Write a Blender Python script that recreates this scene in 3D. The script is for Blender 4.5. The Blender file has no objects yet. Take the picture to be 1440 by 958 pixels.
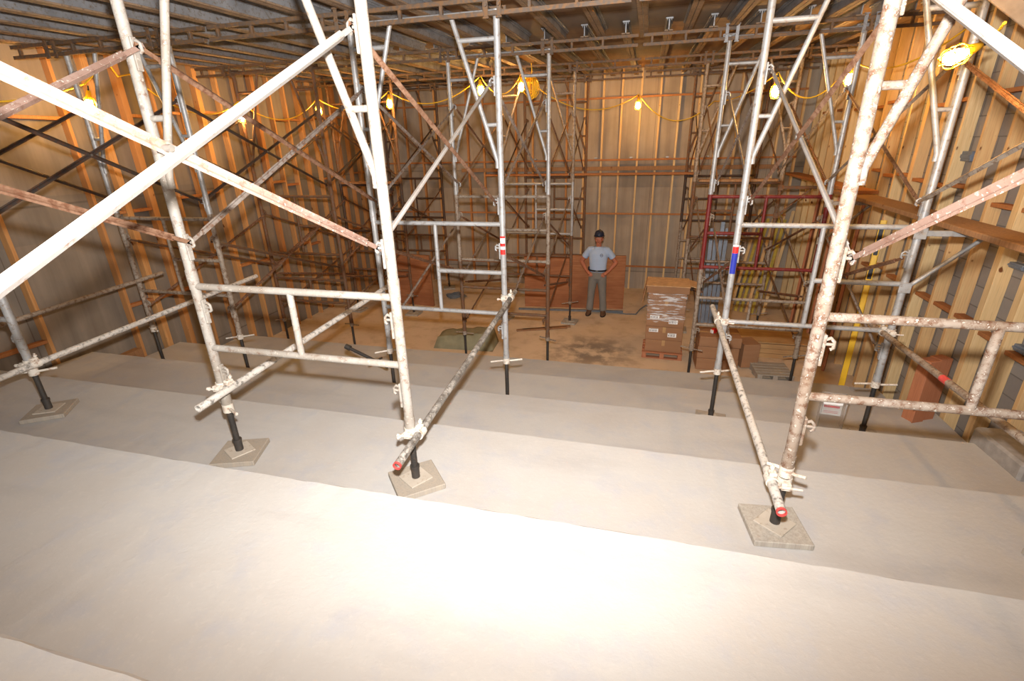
import bpy, math, random
from mathutils import Vector, Matrix
random.seed(7)
S = bpy.context.scene
COL = S.collection
H = 3.41                                   # camera height above the flat floor
# ------------------------------------------------------------------ helpers
def lin(r, g, b):
    f = lambda c: (c/255/12.92) if c/255 <= .04045 else ((c/255+.055)/1.055)**2.4
    return (f(r), f(g), f(b), 1)

class MB:
    """collects shapes; build() links them as ONE mesh object"""
    def __init__(s): s.v = []; s.f = []; s.sm = []
    def add(s, vs, fs, smooth=False):
        o = len(s.v); s.v += [tuple(v) for v in vs]
        s.f += [tuple(i+o for i in f) for f in fs]; s.sm += [smooth]*len(fs)
    def box(s, c, d, rot=None, taper=1):
        hx, hy, hz = d[0]/2, d[1]/2, d[2]/2
        P = [Vector((x*(taper if z > 0 else 1), y*(taper if z > 0 else 1), z)) for x in (-hx, hx) for y in (-hy, hy) for z in (-hz, hz)]
        if rot: P = [rot @ p for p in P]
        P = [p+Vector(c) for p in P]
        s.add(P, [(0,1,3,2), (4,6,7,5), (0,4,5,1), (2,3,7,6), (0,2,6,4), (1,5,7,3)])
    def bbox(s, c, d, rot=None, b=.006):
        """box with bevelled edges"""
        hx, hy, hz = d[0]/2, d[1]/2, d[2]/2; b = min(b, hx*.45, hy*.45, hz*.45)
        vs = []; idx = {}
        for sx in (-1, 1):
            for sy in (-1, 1):
                for sz in (-1, 1):
                    for k in range(3):
                        p = [sx*(hx-b), sy*(hy-b), sz*(hz-b)]
                        p[k] += (sx, sy, sz)[k]*b
                        idx[(sx, sy, sz, k)] = len(vs); vs.append(Vector(p))
        fs = []
        g = lambda sx, sy, sz, k: idx[(sx, sy, sz, k)]
        for e in (-1, 1):
            fs.append([g(e,-1,-1,0), g(e,1,-1,0), g(e,1,1,0), g(e,-1,1,0)][::e])
            fs.append([g(-1,e,-1,1), g(-1,e,1,1), g(1,e,1,1), g(1,e,-1,1)][::e])
            fs.append([g(-1,-1,e,2), g(1,-1,e,2), g(1,1,e,2), g(-1,1,e,2)][::e])
        for a in (-1, 1):
            for c2 in (-1, 1):
                fs.append([g(-1,a,c2,1), g(1,a,c2,1), g(1,a,c2,2), g(-1,a,c2,2)][::a*c2])
                fs.append([g(a,-1,c2,2), g(a,1,c2,2), g(a,1,c2,0), g(a,-1,c2,0)][::a*c2])
                fs.append([g(a,c2,-1,0), g(a,c2,1,0), g(a,c2,1,1), g(a,c2,-1,1)][::a*c2])
                for d2 in (-1, 1):
                    fs.append([g(a,c2,d2,0), g(a,c2,d2,1), g(a,c2,d2,2)][::a*c2*d2])
        if rot: vs = [rot @ p for p in vs]
        s.add([p+Vector(c) for p in vs], fs)
    def tube(s, P, Q, r, n=12, r2=None, cap=True):
        P, Q = Vector(P), Vector(Q); r2 = r if r2 is None else r2
        d = (Q-P).normalized(); a = d.orthogonal().normalized(); b = d.cross(a)
        ring = [a*math.cos(2*math.pi*i/n)+b*math.sin(2*math.pi*i/n) for i in range(n)]
        A = [P+k*r for k in ring]; B = [Q+k*r2 for k in ring]
        s.add(A+B, [(i, (i+1) % n, n+(i+1) % n, n+i) for i in range(n)], True)
        if cap:
            s.add(A, [tuple(range(n))[::-1]]); s.add(B, [tuple(range(n))])
    def hollow(s, P, Q, r, ri, n=14):
        """open pipe with wall thickness"""
        P, Q = Vector(P), Vector(Q); d = (Q-P).normalized(); a = d.orthogonal().normalized(); b = d.cross(a)
        ring = [a*math.cos(2*math.pi*i/n)+b*math.sin(2*math.pi*i/n) for i in range(n)]
        A = [P+k*r for k in ring]; B = [Q+k*r for k in ring]; C = [P+k*ri for k in ring]; D = [Q+k*ri for k in ring]
        q = lambda i: (i+1) % n
        s.add(A+B, [(i, q(i), n+q(i), n+i) for i in range(n)], True)
        s.add(C+D, [(q(i), i, n+i, n+q(i)) for i in range(n)], True)
        s.add(A+C, [(q(i), i, n+i, n+q(i)) for i in range(n)]); s.add(B+D, [(i, q(i), n+q(i), n+i) for i in range(n)])
    def path(s, pts, r, n=8, cap=True):
        """tube swept along a polyline; r a number or one radius per point"""
        pts = [Vector(p) for p in pts]; m = len(pts); R = r if isinstance(r, (list, tuple)) else [r]*m
        T = [((pts[min(i+1, m-1)]-pts[max(i-1, 0)]).normalized()) for i in range(m)]
        a = T[0].orthogonal().normalized(); vs = []
        for i in range(m):
            a = (a-T[i]*a.dot(T[i])).normalized(); b = T[i].cross(a)
            vs += [pts[i]+(a*math.cos(2*math.pi*k/n)+b*math.sin(2*math.pi*k/n))*R[i] for k in range(n)]
        fs = [(i*n+k, i*n+(k+1) % n, (i+1)*n+(k+1) % n, (i+1)*n+k) for i in range(m-1) for k in range(n)]
        s.add(vs, fs, True)
        if cap: s.add(vs[:n], [tuple(range(n))[::-1]]); s.add(vs[-n:], [tuple(range(n))])
    def loft(s, rings, n=16):
        """rings: (centre, rx, ry) in horizontal planes, optional rotation matrix as 4th"""
        vs = []
        for rg in rings:
            c, rx, ry = Vector(rg[0]), rg[1], rg[2]; M = rg[3] if len(rg) > 3 else Matrix.Identity(3)
            vs += [c+M @ Vector((rx*math.cos(2*math.pi*k/n), ry*math.sin(2*math.pi*k/n), 0)) for k in range(n)]
        m = len(rings)
        s.add(vs, [(i*n+k, i*n+(k+1) % n, (i+1)*n+(k+1) % n, (i+1)*n+k) for i in range(m-1) for k in range(n)]
              + [tuple(range(n))[::-1], tuple((m-1)*n+k for k in range(n))], True)
    def ball(s, c, r, sc=(1,1,1), n=14, m=8, rot=None):
        vs = []; c = Vector(c)
        for i in range(m+1):
            t = math.pi*i/m
            for k in range(n):
                p = Vector((r*sc[0]*math.sin(t)*math.cos(2*math.pi*k/n), r*sc[1]*math.sin(t)*math.sin(2*math.pi*k/n), r*sc[2]*math.cos(t)))
                if rot: p = rot @ p
                vs.append(c+p)
        s.add(vs, [((i+1)*n+k, (i+1)*n+(k+1) % n, i*n+(k+1) % n, i*n+k) for i in range(m) for k in range(n)], True)
    def prism(s, poly, axis, a, b, fn=None):
        """2D polygon extruded; axis = 'x','y','z'"""
        mk = {'x': lambda p, t: (t, p[0], p[1]), 'y': lambda p, t: (p[0], t, p[1]), 'z': lambda p, t: (p[0], p[1], t)}[axis]
        A = [mk(p, a) for p in poly]; B = [mk(p, b) for p in poly]; n = len(poly)
        s.add(A+B, [(i, (i+1) % n, n+(i+1) % n, n+i) for i in range(n)]+[tuple(range(n))[::-1], tuple(range(n, 2*n))])
    def mesh(s, name):
        me = bpy.data.meshes.new(name); me.from_pydata(s.v, [], s.f); me.update()
        me.polygons.foreach_set('use_smooth', s.sm); me.update(); return me
    def build(s, name, mat, parent=None, loc=(0,0,0), rot=(0,0,0)):
        me = s.mesh(name); me.materials.append(mat)
        # consistent outward normals
        import bmesh
        bm = bmesh.new(); bm.from_mesh(me); bmesh.ops.recalc_face_normals(bm, faces=bm.faces); bm.to_mesh(me); bm.free()
        return link(me, name, parent, loc, rot)

def link(me, name, parent=None, loc=(0,0,0), rot=(0,0,0)):
    o = bpy.data.objects.new(name, me); COL.objects.link(o); o.location = loc; o.rotation_euler = rot
    if parent: o.parent = parent
    return o
def tag(o, label=None, cat=None, group=None, kind=None):
    if label: o['label'] = label
    if cat: o['category'] = cat
    if group: o['group'] = group
    if kind: o['kind'] = kind
    return o
def thing(name, label, cat, loc, group=None, rot=(0,0,0)):
    o = bpy.data.objects.new(name, None); COL.objects.link(o); o.location = loc; o.rotation_euler = rot
    o.empty_display_size = .1
    return tag(o, label, cat, group)
def copy_thing(o, loc, rot=None, label=None, group=None):
    c = o.copy(); COL.objects.link(c); c.location = loc
    if rot is not None: c.rotation_euler = rot
    if label: c['label'] = label
    if group: c['group'] = group
    for ch in list(o.children):
        d = ch.copy(); COL.objects.link(d); d.parent = c
        for g in list(ch.children):
            e = g.copy(); COL.objects.link(e); e.parent = d
    return c
def RZ(a): return Matrix.Rotation(a, 3, 'Z')
def RX(a): return Matrix.Rotation(a, 3, 'X')
def RY(a): return Matrix.Rotation(a, 3, 'Y')

# ------------------------------------------------------------------ materials
class NT:
    def __init__(s, name, rough=.8, metal=0, spec=.3):
        s.m = bpy.data.materials.new(name); s.m.use_nodes = True; s.t = s.m.node_tree
        s.b = s.t.nodes['Principled BSDF']; s.b.inputs['Roughness'].default_value = rough
        s.b.inputs['Metallic'].default_value = metal; s.b.inputs['Specular IOR Level'].default_value = spec
    def n(s, ty, **kw):
        k = s.t.nodes.new(ty)
        for a, b in kw.items():
            if a in k.inputs: k.inputs[a].default_value = b
            else: setattr(k, a, b)
        return k
    def l(s, a, b): s.t.links.new(a, b)
    def coord(s, scale=(1,1,1), obj=True):
        tc = s.n('ShaderNodeTexCoord'); mp = s.n('ShaderNodeMapping'); mp.inputs['Scale'].default_value = scale
        s.l(tc.outputs['Object' if obj else 'Generated'], mp.inputs['Vector']); return mp.outputs[0]
    def geo(s, scale=(1,1,1)):
        g = s.n('ShaderNodeNewGeometry'); mp = s.n('ShaderNodeMapping'); mp.inputs['Scale'].default_value = scale
        s.l(g.outputs['Position'], mp.inputs['Vector']); return mp.outputs[0]
    def noise(s, vec, scale, detail=4, rough=.55):
        k = s.n('ShaderNodeTexNoise', Scale=scale, Detail=detail, Roughness=rough); s.l(vec, k.inputs['Vector']); return k.outputs['Fac']
    def ramp(s, fac, stops):
        r = s.n('ShaderNodeValToRGB'); e = r.color_ramp.elements
        while len(e) < len(stops): e.new(.5)
        for i, (p, c) in enumerate(stops): e[i].position = p; e[i].color = c if len(c) == 4 else (*c, 1)
        s.l(fac, r.inputs[0]); return r.outputs[0]
    def mix(s, fac, a, b, mode='MIX'):
        k = s.n('ShaderNodeMix', data_type='RGBA', blend_type=mode)
        for i, v in ((0, fac), (6, a), (7, b)):
            if hasattr(v, 'is_linked') or hasattr(v, 'links'): s.l(v, k.inputs[i])
            else: k.inputs[i].default_value = v
        return k.outputs[2]
    def math(s, op, a, b=0.):
        k = s.n('ShaderNodeMath', operation=op)
        for i, v in ((0, a), (1, b)):
            if isinstance(v, (int, float)): k.inputs[i].default_value = v
            else: s.l(v, k.inputs[i])
        return k.outputs[0]
    def color(s, c):
        if isinstance(c, tuple): s.b.inputs['Base Color'].default_value = c
        else: s.l(c, s.b.inputs['Base Color'])
        return s
    def bump(s, h, strength=.3, dist=.01):
        k = s.n('ShaderNodeBump', Strength=strength, Distance=dist); s.l(h, k.inputs['Height']); s.l(k.outputs[0], s.b.inputs['Normal']); return s

W1 = (1, 1, 1, 1); B0 = (0, 0, 0, 1)
M = {}
def plain(name, c, rough=.7, metal=0, var=.18, scale=12, spec=.3):
    t = NT(name, rough, metal, spec); v = t.coord(); n = t.noise(v, scale, 5)
    lo = tuple(x*(1-var) for x in c[:3])+(1,); hi = tuple(min(1, x*(1+var)) for x in c[:3])+(1,)
    t.color(t.ramp(n, [(.3, lo), (.7, hi)])); M[name] = t.m; return t.m
def metal_mat(name, base, dirt, rust, rust_amt, rough=.45, metal=.5, splat=0):
    t = NT(name, rough, metal, .4); g = t.geo()
    n1 = t.noise(g, 30, 7, .7); n2 = t.noise(g, 5, 4); n3 = t.noise(g, 60, 3, .6)
    c = t.mix(t.ramp(n2, [(.35, B0), (.7, W1)]), base, dirt)
    lo = .62-rust_amt*.35
    c = t.mix(t.ramp(n1, [(lo, B0), (lo+.14, W1)]), c, rust)
    if splat: c = t.mix(t.ramp(n3, [(.63-splat*.1, B0), (.68-splat*.1, W1)]), c, lin(168, 160, 148))
    t.color(c); t.bump(n3, .25, .003)
    M[name] = t.m; return t.m
# scaffold steels
metal_mat('steel_crusted', lin(152,146,138), lin(134,124,112), lin(104,74,54), .26, .6, .05, .4)
metal_mat('steel_rustcrust', lin(144,132,120), lin(122,102,84), lin(92,58,36), .42, .62, .05, .35)
metal_mat('steel_galvanized', lin(172,172,172), lin(148,146,144), lin(120,100,84), .25, .45, .3, .15)
metal_mat('steel_dusty', lin(160,148,134), lin(132,117,102), lin(104,76,54), .4, .6, .15, .05)
metal_mat('steel_rusty', lin(112,94,78), lin(90,75,62), lin(110,74,48), .6, .7, .15)
metal_mat('steel_dark', lin(74,64,58), lin(58,50,46), lin(92,60,40), .4, .6, .3)
metal_mat('steel_red', lin(120,34,32), lin(96,26,26), lin(120,88,72), .2, .5, .05)
metal_mat('brace_pink', lin(138,114,102), lin(124,96,82), lin(104,70,54), .3, .62, .05, .25)
metal_mat('brace_white', lin(158,153,148), lin(142,134,127), lin(120,90,72), .15, .55, .05, .2)
metal_mat('brace_brown', lin(136,104,82), lin(112,82,62), lin(96,62,42), .5, .65, .1)
metal_mat('brace_grey', lin(150,140,132), lin(120,108,98), lin(104,74,54), .4, .6, .15)
metal_mat('pipe_grey', lin(206,200,192), lin(184,176,166), lin(70,66,62), .32, .5, .1, .2)
metal_mat('jack_black', lin(58,55,53), lin(78,73,68), lin(92,74,60), .2, .55, .4)
metal_mat('plate_dust', lin(182,172,158), lin(166,156,142), lin(140,124,106), .2, .8, .0)
metal_mat('pipe_stained', lin(176,170,162), lin(70,66,62), lin(84,78,72), .5, .5, .1, .25)
metal_mat('clamp_plaster', lin(214,206,194), lin(188,178,164), lin(150,112,86), .3, .7, .05, .3)
metal_mat('beam_rust', lin(96,82,70), lin(78,66,57), lin(116,84,54), .5, .62, .2)
metal_mat('aluminium', lin(146,146,148), lin(120,120,122), lin(110,96,82), .3, .5, .25)
metal_mat('joist_dusty', lin(138,114,90), lin(118,96,76), lin(96,80,66), .35, .75, .0)
metal_mat('track_blue', lin(124,134,148), lin(106,116,130), lin(96,100,108), .2, .45, .3)

def wood(name, pale, mid, red, dirt=.0, obj=True):
    t = NT(name, .75, 0, .2); oi = t.n('ShaderNodeObjectInfo')
    v = t.coord((14, 14, .9)); nz = t.noise(v, 3.2, 6, .6); w = t.coord((40, 40, 1.4)); n2 = t.noise(w, 3, 3)
    base = t.mix(t.ramp(oi.outputs['Random'], [(0, B0), (1, W1)]), pale, red)
    c = t.mix(t.ramp(nz, [(.35, B0), (.68, W1)]), base, mid)
    c = t.mix(t.math('MULTIPLY', t.ramp(n2, [(.5, B0), (.72, W1)]), .35), c, tuple(x*.5 for x in mid[:3])+(1,))
    kn = t.noise(t.coord((9, 9, 5)), 1.4, 1); c = c if name == 'pad_wood' else t.mix(t.ramp(kn, [(.74, B0), (.78, W1)]), c, lin(110,66,36))
    t.color(c); t.bump(nz, .15, .003); M[name] = t.m
wood('stud_pine', lin(228,202,154), lin(208,174,124), lin(194,150,102))
wood('stud_old', lin(206,160,106), lin(180,130,80), lin(164,108,66))
wood('blocking_red', lin(186,132,84), lin(164,110,68), lin(152,92,54))
wood('plank', lin(158,122,88), lin(130,98,70), lin(142,92,58))
wood('pad_wood', lin(172,165,154), lin(152,144,133), lin(158,145,128))
wood('post_red', lin(188,130,96), lin(166,108,78), lin(170,110,78))
def xwood(name, a, b, c3, scale=(1.2, 14, 14)):
    t = NT(name, .75, 0, .2); v = t.coord(scale); nz = t.noise(v, 2.4, 6, .6); big = t.noise(t.coord(), 1.3, 3)
    c = t.mix(t.ramp(nz, [(.35, B0), (.68, W1)]), a, b); c = t.mix(t.ramp(big, [(.4, B0), (.75, W1)]), c, c3)
    t.color(c); t.bump(nz, .12, .003); M[name] = t.m
xwood('plywood_brown', lin(172,116,78), lin(146,92,60), lin(132,82,54))
xwood('plywood_pale', lin(196,160,112), lin(178,140,94), lin(160,122,82))
xwood('cardboard', lin(160,120,88), lin(150,110,80), lin(142,104,74), (1, 1, 6))
plain('cardboard_inside', lin(186,150,112), .85)
plain('black_plastic', lin(30,30,32), .5)
plain('white_label', lin(232,230,226), .6, var=.03)
plain('label_ink', lin(90,90,98), .6)
plain('red_paint', lin(206,44,40), .5)
plain('blue_label', lin(40,50,150), .5, var=.05)
plain('tape_red', lin(196,74,70), .6)
plain('lamp_yellow', lin(236,178,28), .5, var=.05)
plain('cord_yellow', lin(222,178,44), .6, var=.05)
plain('cable_grey', lin(104,108,112), .6)
plain('yellow_level', lin(236,190,40), .45, var=.05)
plain('yellow_dusty', lin(178,158,72), .7)
plain('olive_tarp', lin(132,126,100), .8, scale=5)
plain('steel_bolt', lin(120,116,110), .4, .6)
plain('rubble', lin(150,128,104), .9)
plain('block_grey', lin(150,144,138), .9)
plain('blue_plastic', lin(60,84,140), .5)
# person
plain('skin', lin(168,104,78), .55, var=.06)
plain('shirt', lin(160,178,204), .9, var=.05, scale=5)
plain('trousers', lin(118,114,108), .9, var=.10, scale=6)
plain('boot', lin(92,66,48), .7)
plain('belt', lin(34,30,30), .5)
plain('hat_navy', lin(36,42,58), .35, var=.05)
plain('logo_ink', lin(74,82,108), .8)
plain('hair', lin(40,30,26), .8)
plain('eye_white', lin(220,214,206), .4, var=.02)
plain('lips', lin(134,74,60), .6)

# poured concrete of the steps
t = NT('step_concrete', .9, 0, .15); g = t.geo()
n1 = t.noise(g, .9, 6, .6); n2 = t.noise(g, 4.5, 7, .65); n3 = t.noise(g, 34, 5, .7); n4 = t.noise(t.geo((.35, 1.6, 1)), 1.7, 5)
c = t.mix(t.ramp(n1, [(.32, B0), (.7, W1)]), lin(183,181,177), lin(176,170,163))
c = t.mix(t.ramp(n2, [(.5, B0), (.78, W1)]), c, lin(170,170,174))
c = t.mix(t.math('MULTIPLY', t.ramp(n4, [(.55, B0), (.75, W1)]), .5), c, lin(158,153,150))
c = t.mix(t.math('MULTIPLY', t.ramp(n3, [(.55, B0), (.8, W1)]), .35), c, lin(200,194,184))
t.color(c); t.bump(t.math('ADD', n3, t.math('MULTIPLY', n2, 1.5)), .35, .006); M['step_concrete'] = t.m
# dusty flat floor
t = NT('floor_dust', .92, 0, .15); g = t.geo()
n1 = t.noise(g, .8, 6, .6); n2 = t.noise(g, 3.2, 7, .65); n3 = t.noise(g, 24, 5, .7)
c = t.mix(t.ramp(n1, [(.32, B0), (.7, W1)]), lin(212,190,164), lin(198,174,146))
c = t.mix(t.math('MULTIPLY', t.ramp(n2, [(.5, B0), (.72, W1)]), .6), c, lin(168,144,118))
mp = t.n('ShaderNodeMapping'); gg = t.n('ShaderNodeNewGeometry'); t.l(gg.outputs['Position'], mp.inputs[0])
mp.inputs['Location'].default_value = (.72/1.0, -8.0/1.0, 0); mp.inputs['Scale'].default_value = (1, 1, 1)
gr = t.n('ShaderNodeTexGradient', gradient_type='SPHERICAL'); t.l(mp.outputs[0], gr.inputs[0])
stain = t.math('MULTIPLY', t.ramp(gr.outputs[1], [(.05, B0), (.7, W1)]), t.ramp(n2, [(.4, B0), (.55, W1)]))
c = t.mix(t.math('MULTIPLY', stain, .8), c, lin(122,110,100))
t.color(c); t.bump(n3, .3, .006); M['floor_dust'] = t.m
# board-formed concrete walls
def wallmat(name, ax, a, b, d):
    t = NT(name, .9, 0, .15)
    sc = (4.5, 4.5, .3)
    g = t.geo(); v = t.geo(sc); n1 = t.noise(v, 1.6, 6, .6); n2 = t.noise(g, .9, 5); n3 = t.noise(g, 9, 5, .7)
    c = t.mix(t.ramp(n1, [(.25, B0), (.8, W1)]), a, b)
    c = t.mix(t.math('MULTIPLY', t.ramp(n2, [(.45, B0), (.75, W1)]), .6), c, d)
    # pour joints and sheet joints, with tie holes
    sx = t.n('ShaderNodeSeparateXYZ'); t.l(g, sx.inputs[0])
    z = sx.outputs[2]
    band = t.math('COMPARE', t.math('MODULO', t.math('ADD', z, .78), 2.44), 1.22); band.node.inputs[2].default_value = .012
    along = sx.outputs[0 if ax == 'x' else 1]
    vj = t.math('COMPARE', t.math('MODULO', t.math('ADD', along, 20.), 1.22), .61); vj.node.inputs[2].default_value = .006
    c = t.mix(t.math('MULTIPLY', t.math('MAXIMUM', band, vj), .45), c, lin(70,58,48))
    gb = t.math('COMPARE', z, 2.72); gb.node.inputs[2].default_value = .26
    c = t.mix(t.math('MULTIPLY', t.math('MULTIPLY', gb, t.ramp(n2, [(.35, B0), (.55, W1)])), .45), c, lin(104,100,96))
    t.color(c); t.bump(t.math('ADD', t.math('MULTIPLY', n1, .4), t.math('MULTIPLY', n3, .4)), .2, .006); M[name] = t.m
wallmat('wall_boards_back', 'x', lin(174,160,142), lin(136,122,108), lin(104,94,85))
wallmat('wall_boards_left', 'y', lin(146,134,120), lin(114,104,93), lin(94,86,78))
# block wall on the right
t = NT('wall_blocks', .92, 0, .15); g = t.n('ShaderNodeNewGeometry'); sx = t.n('ShaderNodeSeparateXYZ'); cb = t.n('ShaderNodeCombineXYZ')
t.l(g.outputs['Position'], sx.inputs[0]); t.l(sx.outputs[1], cb.inputs[0]); t.l(sx.outputs[2], cb.inputs[1])
br = t.n('ShaderNodeTexBrick', Scale=1., offset=.5); br.inputs['Brick Width'].default_value = .4; br.inputs['Row Height'].default_value = .2
br.inputs['Mortar Size'].default_value = .006; br.inputs['Color1'].default_value = lin(150,143,136); br.inputs['Color2'].default_value = lin(138,131,125); br.inputs['Mortar'].default_value = lin(112,106,100)
t.l(cb.outputs[0], br.inputs[0]); nz = t.noise(g.outputs['Position'], 40, 4)
t.color(t.mix(t.math('MULTIPLY', nz, .3), br.outputs[0], lin(116,110,105))); t.bump(nz, .3, .004); M['wall_blocks'] = t.m
# plywood deck overhead
t = NT('deck_plywood', .8, 0, .2); g = t.geo(); v = t.geo((9, .8, 1)); n1 = t.noise(v, 1.5, 5); n2 = t.noise(g, .7, 4)
sx = t.n('ShaderNodeSeparateXYZ'); t.l(g, sx.inputs[0])
c = t.mix(t.ramp(n1, [(.35, B0), (.68, W1)]), lin(160,126,92), lin(138,106,78)); c = t.mix(t.ramp(n2, [(.42, B0), (.62, W1)]), c, lin(128,114,100))
j1 = t.math('COMPARE', t.math('MODULO', t.math('ADD', sx.outputs[0], 20.), 2.44), 1.2); j1.node.inputs[2].default_value = .006
j2 = t.math('COMPARE', t.math('MODULO', t.math('ADD', sx.outputs[1], 20.), 1.22), .6); j2.node.inputs[2].default_value = .006
c = t.mix(t.math('MULTIPLY', t.math('MAXIMUM', j1, j2), .7), c, lin(50,38,28)); t.color(c); M['deck_plywood'] = t.m
# glowing bulb, clear plastic
def emit(name, c, s):
    m = bpy.data.materials.new(name); m.use_nodes = True; nt = m.node_tree; nt.nodes.clear()
    e = nt.nodes.new('ShaderNodeEmission'); e.inputs[0].default_value = c; e.inputs[1].default_value = s
    o = nt.nodes.new('ShaderNodeOutputMaterial'); nt.links.new(e.outputs[0], o.inputs[0]); M[name] = m
BULB = 470
emit('bulb_glow', (1, .55, .16, 1), BULB)
t = NT('clear_plastic', .08, 0, .5); t.b.inputs['Base Color'].default_value = (.95, .95, .95, 1); t.b.inputs['Transmission Weight'].default_value = .92; t.b.inputs['IOR'].default_value = 1.2; M['clear_plastic'] = t.m
t = NT('wrap_film', .15, 0, .6); t.b.inputs['Base Color'].default_value = (.95, .95, .95, 1); t.b.inputs['Alpha'].default_value = .07
wv = t.noise(t.coord((1, 1, 7)), 5, 3); t.bump(wv, .9, .03); t.l(t.ramp(wv, [(.52, (.04,)*3), (.60, (.5,)*3)]), t.b.inputs['Alpha']); M['wrap_film'] = t.m  # whiter alpha streaks paint highlights onto the film

# ------------------------------------------------------------------ camera (measured from the photograph's vanishing points)
f_px, pitch, roll, yaw = 680, math.radians(21.8), math.radians(1.4), math.radians(-15.1)
fw = Vector((math.sin(yaw)*math.cos(pitch), math.cos(yaw)*math.cos(pitch), -math.sin(pitch)))
rt = Vector((math.cos(yaw), -math.sin(yaw), 0)); dn = fw.cross(rt)
r2 = rt*math.cos(roll)+dn*math.sin(roll); d2 = -rt*math.sin(roll)+dn*math.cos(roll)
cam = bpy.data.cameras.new('camera'); cam.sensor_width = 36; cam.sensor_fit = 'HORIZONTAL'; cam.lens = f_px*36/1440; cam.clip_start = .05
co = bpy.data.objects.new('camera', cam); COL.objects.link(co)
mat = Matrix((r2, -d2, -fw)).transposed().to_4x4(); mat.translation = Vector((0, 0, H)); co.matrix_world = mat
S.camera = co

# ------------------------------------------------------------------ the setting
TD, RISE, Y0, Z00 = 1.22, .3464, .606, H-1.33
def tz(k): return 0. if k >= 6 else Z00-k*RISE         # top of step k above the flat floor
def yn(k): return Y0+k*TD                               # nose of step k
def ground(y):
    for k in range(6):
        if y <= yn(k): return tz(k)
    return 0.
XL, XR, YB = -7.0, 3.34, 12.32
def zdeck(y): return H+1.28+.0338*(y-4.57)
m = MB(); m.box(((XL+XR)/2, 6, -.06), (XR-XL+.6, 13.4, .12)); tag(m.build('floor', M['floor_dust']), kind='structure')
# the poured steps: a profile swept across with slightly uneven noses
prof = [(-1.9, 0), (-1.9, tz(0))]
for k in range(6):
    prof += [(yn(k)-.35, tz(k)), (yn(k)-.012, tz(k)), (yn(k), tz(k)-.012)]
    if k < 5: prof += [(yn(k), tz(k+1)+.006), (yn(k)+.01, tz(k+1))]
    else: prof += [(yn(k), 0.0)]
x0s, x1s, NX = -6.86, 2.82, 120
vs = []; rnd = random.Random(3); nose_w = {}
for i in range(NX+1):
    x = x0s+(x1s-x0s)*i/NX
    for (y, z) in prof:
        k = round((y-Y0)/TD, 3); kk = int(round(k))
        near = abs(y-yn(kk)) < .02 and 0 <= kk <= 5
        w = .004*math.sin(x*1.3+kk*2.1)+rnd.uniform(-.003, .003) if near else 0
        vs.append((x, y+w, z+(rnd.uniform(-.0015, .0015) if near else 0)))
P = len(prof); fs = [(i*P+j, i*P+j+1, (i+1)*P+j+1, (i+1)*P+j) for i in range(NX) for j in range(P-1)]
fs += [tuple(range(P))[::-1], tuple(NX*P+j for j in range(P))]
m = MB(); m.add(vs, fs); tag(m.build('concrete_steps', M['step_concrete']), kind='structure')
m = MB(); m.box(((XL+XR)/2, YB+.1, 2.6), (XR-XL+.5, .2, 5.2)); tag(m.build('wall_back', M['wall_boards_back']), kind='structure')
m = MB(); m.box((XL-.1, 5.2, 2.6), (.2, 14.0, 5.2)); tag(m.build('wall_left', M['wall_boards_left']), kind='structure')
m = MB(); m.box((XR+.1, 5.2, 2.6), (.2, 14.0, 5.2)); tag(m.build('wall_right', M['wall_blocks']), kind='structure')
# sloping plywood deck
ya, yb = -1.8, YB
zt = lambda y: zdeck(y)
m = MB(); x0, x1 = XL, XR
m.add([(x0, ya, zt(ya)), (x1, ya, zt(ya)), (x1, yb, zt(yb)), (x0, yb, zt(yb)), (x0, ya, zt(ya)+.2), (x1, ya, zt(ya)+.2), (x1, yb, zt(yb)+.2), (x0, yb, zt(yb)+.2)],
      [(0,3,2,1), (4,5,6,7), (0,1,5,4), (1,2,6,5), (2,3,7,6), (3,0,4,7)])
tag(m.build('ceiling', M['deck_plywood']), kind='structure')

# ------------------------------------------------------------------ stud walls
ORD = ['first','second','third','fourth','fifth','sixth','seventh','eighth','ninth','tenth','eleventh','twelfth','thirteenth','fourteenth','fifteenth','sixteenth','seventeenth','eighteenth','nineteenth','twentieth',
       'twenty-first','twenty-second','twenty-third','twenty-fourth','twenty-fifth','twenty-sixth','twenty-seventh','twenty-eighth','twenty-ninth','thirtieth']
def stud(x, y, z0, z1, dx, dy, mat, label, group):
    m = MB(); m.bbox((0, 0, (z1-z0)/2), (dx, dy, z1-z0), b=.003)
    o = m.build('wall_stud', M[mat], None, (x, y, z0)); return tag(o, label, 'stud', group)
rs = random.Random(11)
# left wall: 2x6 studs, every 0.41 m
LX = XL+.052
ly = []; y = 2.3
ly = [1.9, 2.6, 3.2, 3.88, 4.93, 5.35, 5.74, 6.18, 6.6]+[7.0+.41*i for i in range(13)]
for i, y in enumerate(ly):
    mt = 'stud_old'; w = .09 if i in (5, 6, 9, 12, 15, 18, 20) else .042
    n = len(ly)-1-i
    stud(LX, y, 0, zdeck(y)-.002, .10, w, mt, f"{'doubled' if w > .05 else 'single'} timber stud on left wall, {ORD[n]} from the back corner", 'studs on the left wall')
# right wall
RXs = XR-.0645
ry = []; y = 2.55
while y < 12.2: ry.append(y); y += .41
for i, y in enumerate(ry):
    n = len(ry)-1-i; w = .085 if i % 5 in (1, 2) else .045
    x0 = RXs
    stud(RXs, y, 0, zdeck(y)-.002, .125, w, 'stud_pine', f"{'doubled' if w > .05 else 'single'} pale pine stud on right block wall, {ORD[n]} from the back corner", 'studs on the right wall')
# back wall: studs flat to the concrete
bx = []; x = -6.78
while x < 3.1: bx.append(x); x += .4105
for i, x in enumerate(bx):
    stud(x, YB-.045, 0, zdeck(YB)-.004, .042, .09, 'stud_old' if x < -1.6 else 'stud_pine', f"thin upright stud on back concrete wall, {ORD[i]} from the left corner", 'studs on the back wall')
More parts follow.
